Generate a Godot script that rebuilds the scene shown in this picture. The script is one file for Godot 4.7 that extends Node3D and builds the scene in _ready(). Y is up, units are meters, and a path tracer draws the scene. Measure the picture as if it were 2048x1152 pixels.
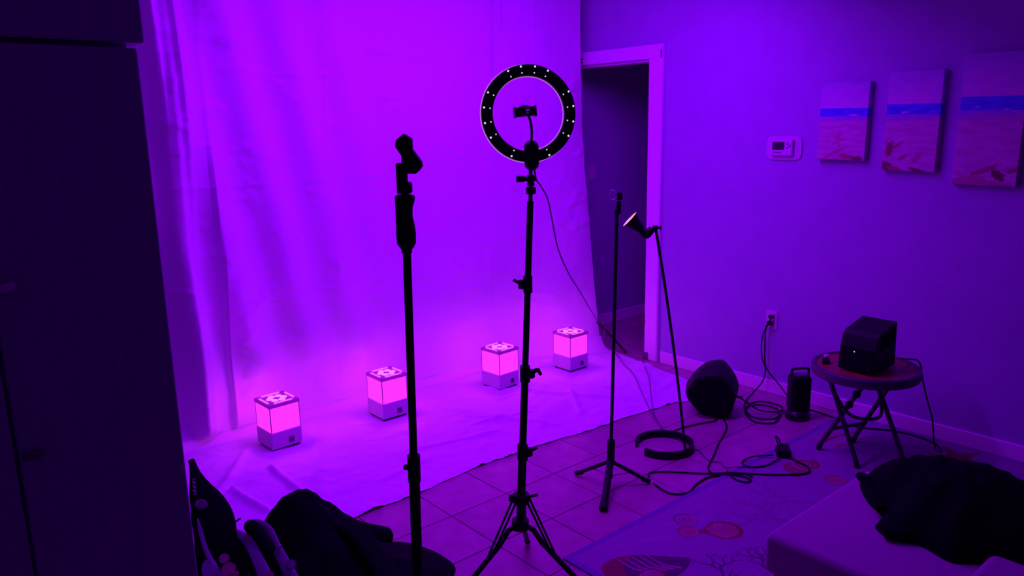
extends Node3D
# A dim room at night lit violet by an added unseen ceiling bar, with four pink uplights.

# ------------------------------------------------------------------ mesh building
class MB:
	var v := PackedVector3Array()
	var n := PackedVector3Array()
	var t := PackedVector2Array()
	var i := PackedInt32Array()
	func vert(p: Vector3, nn: Vector3, uv := Vector2.ZERO) -> int:
		v.append(p); n.append(nn); t.append(uv)
		return v.size() - 1
	func tri(a: int, b: int, c: int) -> void:      # clockwise as seen from the side the normals point to
		var g := (v[b] - v[a]).cross(v[c] - v[a])
		if g.length_squared() < 1e-20: return
		if g.dot(n[a] + n[b] + n[c]) > 0.0: i.append_array([a, c, b])
		else: i.append_array([a, b, c])
	func face(ps: Array, nn: Vector3, uvs := []) -> void:   # a flat convex polygon
		var ids := []
		for k in ps.size(): ids.append(vert(ps[k], nn, uvs[k] if uvs else Vector2.ZERO))
		for k in range(1, ps.size() - 1): tri(ids[0], ids[k], ids[k + 1])
	func rows(ps: Array, ns: Array, uvs := []) -> void:     # rows of points and normals joined by quads
		var ids := []
		for r in ps.size():
			var row := PackedInt32Array()
			for c in ps[r].size(): row.append(vert(ps[r][c], ns[r][c], uvs[r][c] if uvs else Vector2.ZERO))
			ids.append(row)
		for r in ps.size() - 1:
			for c in ps[r].size() - 1:
				tri(ids[r][c], ids[r][c + 1], ids[r + 1][c + 1]); tri(ids[r][c], ids[r + 1][c + 1], ids[r + 1][c])
	func box(c: Vector3, s: Vector3, b := 0.002, xf := Transform3D()) -> MB:   # a box with chamfered edges
		var h := s / 2.0
		b = minf(b, minf(h.x, minf(h.y, h.z)) * 0.49)
		var B := xf.basis
		for ax in 3:
			for sg in [-1.0, 1.0]:
				var u := (ax + 1) % 3
				var w := (ax + 2) % 3
				var ps := []
				for q in [[-1, -1], [1, -1], [1, 1], [-1, 1]]:
					var p := Vector3.ZERO
					p[ax] = sg * h[ax]; p[u] = q[0] * (h[u] - b); p[w] = q[1] * (h[w] - b)
					ps.append(xf * (c + p))
				var nn := Vector3.ZERO
				nn[ax] = sg
				face(ps, B * nn)
		if b <= 0.0: return self
		for ax in 3:
			var u := (ax + 1) % 3
			var w := (ax + 2) % 3
			for su in [-1.0, 1.0]:
				for sw in [-1.0, 1.0]:
					var ps := []
					for q in [[-1, 0], [1, 0], [1, 1], [-1, 1]]:
						var p := Vector3.ZERO
						p[ax] = q[0] * (h[ax] - b)
						p[u] = su * (h[u] - (0.0 if q[1] == 0 else b)); p[w] = sw * (h[w] - (b if q[1] == 0 else 0.0))
						ps.append(xf * (c + p))
					var nn := Vector3.ZERO
					nn[u] = su; nn[w] = sw
					face(ps, (B * nn).normalized())
		for sx in [-1.0, 1.0]:
			for sy in [-1.0, 1.0]:
				for sz in [-1.0, 1.0]:
					var sv := Vector3(sx, sy, sz)
					var k := h - Vector3(b, b, b)
					face([xf * (c + sv * Vector3(h.x, k.y, k.z)), xf * (c + sv * Vector3(k.x, h.y, k.z)), xf * (c + sv * Vector3(k.x, k.y, h.z))], (B * sv).normalized())
		return self
	func round_box(c: Vector3, s: Vector3, r: float, seg := 5, xf := Transform3D()) -> MB:
		var h := s / 2.0
		r = minf(r, minf(h.x, minf(h.y, h.z)))
		var ps := []
		var ns := []
		for half in [-1.0, 1.0]:
			for a in seg + 1:
				var la: float = (-PI / 2 + PI / 2 * a / seg) if half < 0 else PI / 2 * a / seg
				var pr := []
				var nr := []
				for q in 4:
					for o in seg + 1:
						var lo := PI / 2 * (q + float(o) / seg)
						var d := Vector3(cos(la) * cos(lo), sin(la), cos(la) * sin(lo))
						var sg := Vector3(1.0 if q in [0, 3] else -1.0, half, 1.0 if q < 2 else -1.0)
						pr.append(xf * (c + sg * (h - Vector3(r, r, r)) + d * r)); nr.append((xf.basis * d).normalized())
				pr.append(pr[0]); nr.append(nr[0])
				ps.append(pr); ns.append(nr)
		rows(ps, ns)
		for e in [[0, -1.0], [ps.size() - 1, 1.0]]:
			var pr: Array = ps[e[0]]
			face([pr[0], pr[seg + 1], pr[2 * seg + 2], pr[3 * seg + 3]], xf.basis * Vector3(0, e[1], 0))
		return self
	func tube(pts: Array, rad, sides := 10, flat := 1.0, hint := Vector3.UP) -> MB:   # rad: a number or one per point; flat: squash along the second axis
		var ps := []
		var ns := []
		var prev := hint
		for k in pts.size():
			var d: Vector3 = (pts[mini(k + 1, pts.size() - 1)] - pts[maxi(k - 1, 0)]).normalized()
			var a := (prev - d * prev.dot(d))
			if a.length() < 0.05: a = d.cross(Vector3.RIGHT) if absf(d.x) < 0.9 else d.cross(Vector3.BACK)
			a = a.normalized()
			prev = a
			var b := d.cross(a)
			var r: float = rad if rad is float else rad[k]
			var pr := []
			var nr := []
			for s in sides + 1:
				var th := TAU * s / sides
				pr.append(pts[k] + a * (cos(th) * r * flat) + b * (sin(th) * r))
				nr.append((a * (cos(th) / maxf(flat, 0.05)) + b * sin(th)).normalized())
			ps.append(pr); ns.append(nr)
		rows(ps, ns)
		for e in [[0, 1], [pts.size() - 1, pts.size() - 2]]:
			face(ps[e[0]].slice(0, sides), (pts[e[0]] - pts[e[1]]).normalized())
		return self
	func lathe(prof: Array, sides := 24, xf := Transform3D(), smooth := false) -> MB:   # profile of (radius, height), turned round y
		for k in prof.size() - 1:
			var a: Vector2 = prof[k]
			var b: Vector2 = prof[k + 1]
			var e := b - a
			if e.length() < 1e-7: continue
			var na := Vector2(e.y, -e.x).normalized()
			var nb := na
			if smooth:
				if k > 0: na = (na + Vector2((a - prof[k - 1]).y, -(a - prof[k - 1]).x).normalized()).normalized()
				if k < prof.size() - 2: nb = (nb + Vector2((prof[k + 2] - b).y, -(prof[k + 2] - b).x).normalized()).normalized()
			var ps := [[], []]
			var ns := [[], []]
			for s in sides + 1:
				var th := TAU * s / sides
				var c := Vector3(cos(th), 0, sin(th))
				ps[0].append(xf * (c * a.x + Vector3(0, a.y, 0))); ps[1].append(xf * (c * b.x + Vector3(0, b.y, 0)))
				ns[0].append((xf.basis * (c * na.x + Vector3(0, na.y, 0))).normalized()); ns[1].append((xf.basis * (c * nb.x + Vector3(0, nb.y, 0))).normalized())
			rows(ps, ns)
		return self
	func cyl(a: Vector3, b: Vector3, r: float, sides := 16, ch := 0.001) -> MB:
		var l := (b - a).length()
		ch = minf(ch, minf(r, l) * 0.4)
		return lathe([Vector2(0, 0), Vector2(r - ch, 0), Vector2(r, ch), Vector2(r, l - ch), Vector2(r - ch, l), Vector2(0, l)], sides, MB.along(a, b))
	func prism(poly: Array, d: float, ch: float, xf := Transform3D()) -> MB:   # outline in x, y (convex enough to fan from its middle), from z = -d/2 to d/2, chamfered
		var mid := Vector2.ZERO
		for p in poly: mid += p
		mid /= poly.size()
		var k := poly.size()
		var area := 0.0
		for q in k: area += poly[q].cross(poly[(q + 1) % k])
		var ins := []
		var nrm := []
		for q in k:
			var e: Vector2 = (poly[(q + 1) % k] - poly[q]).normalized()
			nrm.append(Vector2(e.y, -e.x) * signf(area))
		for q in k:
			var m: Vector2 = nrm[q] + nrm[(q + k - 1) % k]
			ins.append(poly[q] - m / maxf(m.length_squared(), 0.4) * 2.0 * ch)
		for sg in [-1.0, 1.0]:
			var z: float = sg * d / 2
			for q in k:
				var r := (q + 1) % k
				var a: Vector2 = poly[q]
				var b: Vector2 = poly[r]
				var nn := xf.basis * Vector3(nrm[q].x, nrm[q].y, 0)
				face([xf * Vector3(ins[q].x, ins[q].y, z), xf * Vector3(ins[r].x, ins[r].y, z), xf * Vector3(mid.x, mid.y, z)], xf.basis * Vector3(0, 0, sg))
				face([xf * Vector3(ins[q].x, ins[q].y, z), xf * Vector3(ins[r].x, ins[r].y, z), xf * Vector3(b.x, b.y, z - sg * ch), xf * Vector3(a.x, a.y, z - sg * ch)], (nn + xf.basis * Vector3(0, 0, sg)).normalized())
				if sg > 0: face([xf * Vector3(a.x, a.y, -d / 2 + ch), xf * Vector3(b.x, b.y, -d / 2 + ch), xf * Vector3(b.x, b.y, d / 2 - ch), xf * Vector3(a.x, a.y, d / 2 - ch)], nn)
		return self
	func sheet(ps: Array, flip := 1.0) -> MB:     # rows of points; normals from the neighbours
		var ns := []
		for r in ps.size():
			var nr := []
			for c in ps[r].size():
				var du: Vector3 = ps[r][mini(c + 1, ps[r].size() - 1)] - ps[r][maxi(c - 1, 0)]
				var dv: Vector3 = ps[mini(r + 1, ps.size() - 1)][c] - ps[maxi(r - 1, 0)][c]
				nr.append((du.cross(dv) * flip).normalized())
			ns.append(nr)
		rows(ps, ns)
		return self
	static func along(a: Vector3, b: Vector3) -> Transform3D:
		var y := (b - a).normalized()
		var x := y.cross(Vector3.BACK if absf(y.z) < 0.9 else Vector3.RIGHT).normalized()
		return Transform3D(Basis(x, y, x.cross(y)), a)
	func mesh() -> ArrayMesh:
		var arr := []
		arr.resize(Mesh.ARRAY_MAX)
		arr[Mesh.ARRAY_VERTEX] = v; arr[Mesh.ARRAY_NORMAL] = n; arr[Mesh.ARRAY_TEX_UV] = t; arr[Mesh.ARRAY_INDEX] = i
		var m := ArrayMesh.new()
		m.add_surface_from_arrays(Mesh.PRIMITIVE_TRIANGLES, arr)
		return m

# ------------------------------------------------------------------ scene helpers
var M := {}
var taken := {}

func numbered(parent: Node, called: String) -> String:
	var key := str(parent.get_instance_id()) + called
	taken[key] = taken.get(key, -1) + 1
	return called if taken[key] == 0 else "%s_%03d" % [called, taken[key]]

func thing(called: String, label: String, category: String, at := Vector3.ZERO, turn := 0.0, group := "") -> Node3D:
	var o := Node3D.new()
	o.name = numbered(self, called)
	add_child(o)
	o.position = at; o.rotation.y = turn
	return tag(o, label, category, group)

func tag(o: Node3D, label: String, category: String, group := "") -> Node3D:
	o.set_meta("label", label); o.set_meta("category", category)
	if group: o.set_meta("group", group)
	return o

func part(parent: Node, called: String, mb, m: Material, at := Transform3D()) -> MeshInstance3D:
	var o := MeshInstance3D.new()
	o.name = numbered(parent, called)
	o.mesh = mb.mesh() if mb is MB else mb
	o.material_override = m
	o.transform = at
	parent.add_child(o)
	return o

func struct(called: String, mb, m: Material) -> MeshInstance3D:
	var o := part(self, called, mb, m)
	o.set_meta("kind", "structure")
	return o

func lin(r: float, g: float, b: float) -> Color:
	return Color(r, g, b).linear_to_srgb()

func mat(c: Color, rough := 0.7, metal := 0.0, spec := 0.5) -> StandardMaterial3D:
	var m := StandardMaterial3D.new()
	m.albedo_color = c; m.roughness = rough; m.metallic = metal; m.metallic_specular = spec
	return m

func noise_tex(size: int, freq: float, octaves: int, lo: Color, hi: Color, sd: int, kind := FastNoiseLite.TYPE_SIMPLEX_SMOOTH) -> NoiseTexture2D:
	var f := FastNoiseLite.new()
	f.noise_type = kind; f.frequency = freq; f.fractal_octaves = octaves; f.seed = sd
	var t := NoiseTexture2D.new()
	t.width = size; t.height = size; t.seamless = true; t.noise = f
	var g := Gradient.new()
	g.set_color(0, lo); g.set_color(1, hi)
	t.color_ramp = g
	return t

func grained(m: StandardMaterial3D, tex: Texture2D, scale: Vector3) -> StandardMaterial3D:
	m.albedo_texture = tex; m.albedo_color = Color.WHITE
	m.uv1_triplanar = true; m.uv1_world_triplanar = true; m.uv1_scale = scale
	return m

func bumps(size: int, freq: float, octaves: int, sd: int, strength: float) -> NoiseTexture2D:
	var t := noise_tex(size, freq, octaves, Color(0, 0, 0), Color(1, 1, 1), sd)
	t.color_ramp = null
	t.as_normal_map = true; t.bump_strength = strength
	return t

func relief(m: StandardMaterial3D, tex: Texture2D, amount: float, scale: Vector3) -> StandardMaterial3D:
	m.normal_enabled = true; m.normal_texture = tex; m.normal_scale = amount
	m.uv1_triplanar = true; m.uv1_world_triplanar = true; m.uv1_scale = scale
	return m

func smooth(p: Array, per := 6) -> Array:        # Catmull-Rom through the points
	var out := []
	for k in p.size() - 1:
		var a: Vector3 = p[maxi(k - 1, 0)]
		var d: Vector3 = p[mini(k + 2, p.size() - 1)]
		for s in per: out.append(p[k].cubic_interpolate(p[k + 1], a, d, float(s) / per))
	out.append(p[-1])
	return out

func on_floor(flat: Array, y: float) -> Array:
	var out := []
	for k in flat: out.append(Vector3(k[0], y if k.size() < 3 else k[2], k[1]))
	return out

func cord(called: String, pts: Array, r: float, m: Material, label: String) -> MeshInstance3D:
	var o := part(self, called, MB.new().tube(smooth(pts), r, 8), m)
	tag(o, label, "cable")
	return o

func materials() -> void:
	var fine := bumps(256, 0.06, 3, 7, 2.0)
	M.sheet = relief(mat(lin(0.74, 0.74, 0.76), 0.85), bumps(512, 0.03, 4, 3, 3.0), 0.12, Vector3(1.6, 1.6, 1.6))
	M.wall = relief(grained(mat(Color.WHITE, 0.75), noise_tex(256, 0.02, 3, lin(0.37, 0.43, 0.53), lin(0.41, 0.47, 0.57), 11), Vector3(0.9, 0.9, 0.9)), fine, 0.1, Vector3(0.9, 0.9, 0.9))
	M.white = mat(lin(0.82, 0.80, 0.80), 0.45)
	M.ceiling = mat(lin(0.7, 0.7, 0.7), 0.9)
	M.tiles = []
	for k in 3:
		var t := 1.0 - 0.06 * k
		M.tiles.append(grained(mat(Color.WHITE, 0.33), noise_tex(512, 0.012, 5, lin(0.36 * t, 0.30 * t, 0.24 * t), lin(0.49 * t, 0.42 * t, 0.35 * t), 20 + k), Vector3(1.3, 1.3, 1.3)))
	M.grout = mat(lin(0.2, 0.15, 0.11), 0.95)
	M.black = mat(lin(0.010, 0.010, 0.013), 0.55, 0.0, 0.3)
	M.black_matte = mat(lin(0.007, 0.007, 0.009), 0.9, 0.0, 0.2)
	M.black_gloss = mat(lin(0.010, 0.010, 0.012), 0.3, 0.0, 0.4)
	M.rubber = mat(lin(0.01, 0.01, 0.01), 0.9)
	M.steel = mat(lin(0.45, 0.45, 0.47), 0.3, 1.0)
	M.dark_steel = mat(lin(0.06, 0.06, 0.065), 0.35, 0.6)
	M.cloth_black = relief(mat(lin(0.006, 0.006, 0.009), 0.95, 0.0, 0.15), fine, 0.3, Vector3(5, 5, 5))
	M.wood_dark = relief(grained(mat(Color.WHITE, 0.55), noise_tex(256, 0.02, 4, lin(0.30, 0.28, 0.42), lin(0.36, 0.33, 0.49), 31), Vector3(4, 0.5, 4)), fine, 0.15, Vector3(4, 0.5, 4))
	M.wood_red = grained(mat(Color.WHITE, 0.4), noise_tex(256, 0.02, 4, lin(0.24, 0.07, 0.03), lin(0.4, 0.13, 0.06), 33), Vector3(1.2, 4, 9))
	M.plastic_white = mat(lin(0.62, 0.62, 0.62), 0.4)
	M.plastic_grey = mat(lin(0.14, 0.14, 0.16), 0.45)
	M.linen = relief(mat(lin(0.42, 0.40, 0.40), 0.95), fine, 0.25, Vector3(4, 4, 4))
	M.rim = mat(lin(0.06, 0.055, 0.075), 0.5)
	M.screen = mat(lin(0.02, 0.025, 0.03), 0.2)
	M.acrylic = mat(lin(0.8, 0.5, 0.7), 0.25)
	M.acrylic.emission_enabled = true; M.acrylic.emission = lin(1.0, 0.035, 1.0); M.acrylic.emission_energy_multiplier = 0.97
	M.lens = mat(lin(0.8, 0.6, 0.8), 0.25)
	M.lens.emission_enabled = true; M.lens.emission = lin(1.0, 0.22, 1.0); M.lens.emission_energy_multiplier = 1.05
	M.added_violet_face = mat(lin(0.6, 0.5, 0.7), 0.4)  # glowing face of the added, out-of-view ceiling bar
	M.added_violet_face.emission_enabled = true; M.added_violet_face.emission = lin(0.275, 0.0, 1.0); M.added_violet_face.emission_energy_multiplier = 1.0
	M.led_bar = mat(lin(0.8, 0.5, 0.7), 0.25)
	M.led_bar.emission_enabled = true; M.led_bar.emission = lin(1.0, 0.11, 1.0); M.led_bar.emission_energy_multiplier = 1.1
	M.cap = mat(lin(0.7, 0.25, 0.45), 0.2)
	M.seam = mat(lin(0.25, 0.05, 0.2), 0.3)
	M.cold_led = mat(lin(0.8, 0.8, 0.85), 0.3)
	M.cold_led.emission_enabled = true; M.cold_led.emission = lin(0.68, 0.66, 0.95); M.cold_led.emission_energy_multiplier = 1.1
	M.ring_glow = mat(lin(0.7, 0.65, 0.7), 0.4)
	M.ring_glow.emission_enabled = true; M.ring_glow.emission = lin(0.9, 0.35, 0.8); M.ring_glow.emission_energy_multiplier = 0.5
	M.warm_bulb = mat(lin(0.8, 0.7, 0.5), 0.3)
	M.warm_bulb.emission_enabled = true; M.warm_bulb.emission = lin(1.0, 0.5, 0.2); M.warm_bulb.emission_energy_multiplier = 1.6
	M.cream = mat(lin(0.78, 0.66, 0.42), 0.6)
	M.patch_pink = mat(lin(0.5, 0.2, 0.26), 0.8)
	M.patch_grey = mat(lin(0.16, 0.14, 0.16), 0.8)
	M.strap = relief(mat(lin(0.34, 0.3, 0.42), 0.75), fine, 0.2, Vector3(6, 6, 6))

func _ready() -> void:
	# camera
	var cam := Camera3D.new()
	cam.name = "camera"
	add_child(cam)
	cam.transform = Transform3D(Basis(Vector3(0.7608, -0.0190, 0.6487), Vector3(0.1491, 0.9779, -0.1463), Vector3(-0.6316, 0.2080, 0.7468)).orthonormalized(), Vector3(0, 1.65, 0))
	cam.fov = 41.084
	cam.near = 0.05
	cam.current = true
	# surroundings: a closed room at night
	var env := Environment.new()
	env.background_mode = Environment.BG_COLOR
	env.background_color = Color(0, 0, 0)
	env.tonemap_mode = Environment.TONE_MAPPER_LINEAR
	env.tonemap_exposure = 1.0
	env.sdfgi_enabled = true; env.ssao_enabled = true; env.ssil_enabled = true
	var we := WorldEnvironment.new()
	we.name = "surroundings"
	we.environment = env
	add_child(we)
	materials()
	added_overhead_bar()
	uplights()
	shell()
	backdrop()
	cabinet()
	ottoman()
	rug()
	ring_light()
	singer_stand()
	small_stand()
	reading_lamp()
	table_and_amp()
	monitor_and_tower()
	wall_things()
	jackets_and_bag()
	cables()

# ------------------------------------------------------------------ added violet light bar, out of view, that lights sheet and room
func added_overhead_bar() -> void:
	var o := thing("added_light_bar", "added violet light bar, out of view on the ceiling, that lights the white sheet and room", "light bar", Vector3(2.35, 2.56, -2.55))
	var tilt := Transform3D(Basis(Vector3.RIGHT, deg_to_rad(22)), Vector3.ZERO)
	part(o, "housing", MB.new().box(Vector3(0, 0.03, 0), Vector3(2.3, 0.05, 0.16), 0.006, tilt), M.black)
	part(o, "glowing_face", MB.new().box(Vector3(0, 0.002, 0), Vector3(2.26, 0.006, 0.13), 0.002, tilt), M.added_violet_face)
	for x in [-0.9, 0.9]: part(o, "hanger", MB.new().cyl(Vector3(x, 0.05, 0), Vector3(x, 0.14, 0), 0.006), M.dark_steel)
	var l := AreaLight3D.new()  # added main light, stands in for the unknown source of the violet wash
	l.name = "added_bar_light"
	o.add_child(l)
	l.area_size = Vector2(2.26, 0.13)
	l.transform = tilt * Transform3D(Basis(Vector3.RIGHT, -PI / 2), Vector3(0, -0.006, 0))
	l.light_color = lin(0.275, 0.0, 1.0)
	l.light_energy = 8.3
	l.area_range = 12.0
	l.area_attenuation = 2.0
	l.shadow_enabled = true

# ------------------------------------------------------------------ the four uplights
func uplights() -> void:
	var w := 0.172
	var proto := thing("uplight", "", "uplight")
	part(proto, "base", MB.new().box(Vector3(0, 0.058, 0), Vector3(w, 0.092, w), 0.004), M.plastic_white)
	var dsp := part(proto, "display", MB.new().box(Vector3(0.024, 0.046, w / 2 + 0.0015), Vector3(0.03, 0.028, 0.005), 0.001), M.plastic_grey)
	part(dsp, "display_window", MB.new().box(Vector3(0.024, 0.048, w / 2 + 0.0045), Vector3(0.02, 0.016, 0.002), 0.0005), M.screen)
	part(proto, "base_plate", MB.new().box(Vector3(0, 0.0095, 0), Vector3(w - 0.03, 0.007, w - 0.03), 0.001), M.black)
	for sx in [-1, 1]:
		for sz in [-1, 1]:
			part(proto, "foot", MB.new().cyl(Vector3(sx * 0.066, 0, sz * 0.066), Vector3(sx * 0.066, 0.012, sz * 0.066), 0.012, 12), M.rubber)
	part(proto, "glow_body", MB.new().box(Vector3(0, 0.17, 0), Vector3(w - 0.008, 0.134, w - 0.008), 0.001), M.acrylic)
	for k in 4:
		var r := Transform3D(Basis(Vector3.UP, k * PI / 2), Vector3.ZERO)
		part(proto, "corner_seam", MB.new().box(Vector3(w / 2 - 0.0045, 0.17, w / 2 - 0.0045), Vector3(0.004, 0.134, 0.004), 0.0005), M.seam, r)
		part(proto, "cap_rim", MB.new().box(Vector3(0, 0.247, w / 2 - 0.006), Vector3(w, 0.02, 0.012), 0.002), M.cap, r)
		part(proto, "added_light_bar", MB.new().box(Vector3(0, 0.2585, w / 2 - 0.0135), Vector3(w - 0.07, 0.005, 0.009), 0.002), M.led_bar, r)
	part(proto, "cap", MB.new().box(Vector3(0, 0.2465, 0), Vector3(w - 0.022, 0.019, w - 0.022), 0.001), M.cap)
	for k in 6:
		var a := deg_to_rad(10) + k * PI / 3
		part(proto, "led_lens", MB.new().lathe([Vector2(0, 0.006), Vector2(0.010, 0.0055), Vector2(0.0175, 0.002), Vector2(0.0185, 0)], 16, Transform3D(Basis(), Vector3(cos(a) * 0.037, 0.256, sin(a) * 0.037)), true), M.lens)
	var spot := SpotLight3D.new()
	spot.name = "beam"
	proto.add_child(spot)
	spot.position = Vector3(0, 0.275, 0)
	spot.rotation = Vector3(PI / 2 + deg_to_rad(2), 0, 0)
	spot.light_color = lin(0.6, 0.0, 1.0)
	spot.light_energy = 0.08
	spot.light_size = 0.05
	spot.spot_angle = 60.0
	spot.spot_angle_attenuation = 1.0
	spot.spot_range = 12.0
	spot.spot_attenuation = 2.0
	spot.shadow_enabled = true
	var om := OmniLight3D.new()
	om.name = "inner_glow"
	proto.add_child(om)
	om.position = Vector3(0, 0.17, 0)
	om.light_color = lin(0.8, 0.03, 1.0)
	om.light_energy = 0.05
	om.light_size = 0.04
	om.omni_range = 8.0
	om.omni_attenuation = 2.0
	om.shadow_enabled = true
	var spots := [
		[1.529, -3.748, 3.0, "glowing pink uplight box nearest the dark cabinet, leftmost on the white sheet"],
		[2.18, -3.717, 0.0, "glowing pink uplight box partly behind the large microphone stand pole"],
		[2.984, -3.662, 4.0, "glowing pink uplight box partly behind the ring light stand pole"],
		[3.571, -3.615, 0.0, "glowing pink uplight box farthest right, beside the dark doorway"]]
	for k in spots.size():
		var o: Node3D = proto
		if k:
			o = proto.duplicate()
			o.name = numbered(self, "uplight")
			add_child(o)
		o.position = Vector3(spots[k][0], 0.006, spots[k][1])
		o.rotation.y = deg_to_rad(spots[k][2])
		tag(o, spots[k][3], "uplight", "uplights along the foot of the sheet")

# ------------------------------------------------------------------ the room
func shell() -> void:
	var f := struct("floor", MB.new().box(Vector3(2.4, -0.062, -1.2), Vector3(8.6, 0.1, 6.7), 0.0), M.grout)
	var tp := 0.3052
	var var_mesh := []
	for k in 3: var_mesh.append(MB.new().box(Vector3(0, -0.006, 0), Vector3(tp - 0.004, 0.012, tp - 0.004), 0.0015).mesh())
	var rng := RandomNumberGenerator.new()
	rng.seed = 5
	for a in range(-5, 15):
		for b in range(-6, 8):
			var x := 1.753 + (a + 0.5) * tp
			var z := -2.506 + (b + 0.5) * tp
			if z < -4.25 or x > 6.2 or x < 0.4 or z > -0.3: continue
			if x > 4.3 and z > -2.6: continue
			part(f, "tile", var_mesh[rng.randi() % 3], M.tiles[rng.randi() % 3], Transform3D(Basis(), Vector3(x, rng.randf_range(-0.0006, 0.0), z)))
	struct("ceiling", MB.new().box(Vector3(2.4, 2.75, -1.2), Vector3(8.6, 0.1, 6.7), 0.0), M.ceiling)
	var wr := MB.new()
	wr.box(Vector3(4.18, 1.345, -0.655), Vector3(0.12, 2.71, 5.51), 0.0)
	wr.box(Vector3(4.18, 1.345, -4.225), Vector3(0.12, 2.71, 0.11), 0.0)
	wr.box(Vector3(4.18, 2.38, -3.79), Vector3(0.12, 0.64, 0.76), 0.0)
	struct("wall_right", wr, M.wall)
	struct("wall_back", MB.new().box(Vector3(1.2, 1.345, -4.33), Vector3(5.86, 2.71, 0.12), 0.0), M.wall)
	struct("wall_left", MB.new().box(Vector3(-1.66, 1.345, -1.2), Vector3(0.12, 2.71, 6.3), 0.0), M.wall)
	struct("wall_front", MB.new().box(Vector3(1.2, 1.345, 2.05), Vector3(5.86, 2.71, 0.12), 0.0), M.wall)
	# the dark hall behind the doorway
	var wh := MB.new()
	wh.box(Vector3(5.32, 1.345, -4.33), Vector3(2.3, 2.71, 0.12), 0.0)
	wh.box(Vector3(6.4, 1.345, -2.9), Vector3(0.12, 2.71, 2.9), 0.0)
	wh.box(Vector3(5.32, 1.345, -1.5), Vector3(2.3, 2.71, 0.12), 0.0)
	struct("wall_hall", wh, M.wall)
	var bb := MB.new()
	bb.box(Vector3(5.28, 0.045, -4.262), Vector3(2.08, 0.09, 0.016), 0.004)
	struct("baseboard_hall", bb, M.white)
	var br := MB.new()
	br.box(Vector3(4.112, 0.042, -0.62), Vector3(0.016, 0.084, 5.3), 0.005)
	br.box(Vector3(4.117, 0.01, -0.62), Vector3(0.02, 0.02, 5.3), 0.004)
	struct("baseboard_right", br, M.white)
	struct("baseboard_back", MB.new().box(Vector3(1.2, 0.042, -4.262), Vector3(5.7, 0.084, 0.016), 0.005), M.white)
	# door casing and jamb lining
	var d := struct("door_1", MB.new().box(Vector3(4.107, 1.07, -3.348), Vector3(0.026, 2.14, 0.115), 0.005), M.white)
	part(d, "side_casing", MB.new().box(Vector3(4.107, 1.026, -4.22), Vector3(0.026, 2.05, 0.09), 0.005), M.white)
	part(d, "head_casing", MB.new().box(Vector3(4.106, 2.098, -3.78), Vector3(0.028, 0.09, 0.975), 0.005), M.white)
	var jl := MB.new()
	jl.box(Vector3(4.18, 1.02, -3.417), Vector3(0.12, 2.04, 0.014), 0.002)
	jl.box(Vector3(4.18, 1.02, -4.164), Vector3(0.12, 2.04, 0.014), 0.002)
	jl.box(Vector3(4.18, 2.046, -3.79), Vector3(0.12, 0.014, 0.75), 0.002)
	part(d, "jamb_lining", jl, M.white)
	part(d, "casing_bead", MB.new().box(Vector3(4.098, 1.06, -3.303), Vector3(0.012, 2.1, 0.014), 0.004), M.white)
	part(d, "strike_plate", MB.new().round_box(Vector3(4.1, 0.285, -3.415), Vector3(0.03, 0.085, 0.02), 0.006), M.dark_steel)
	part(d, "door_stop", MB.new().box(Vector3(4.1, 0.028, -3.39), Vector3(0.03, 0.055, 0.045), 0.004), M.plastic_grey)

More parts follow.
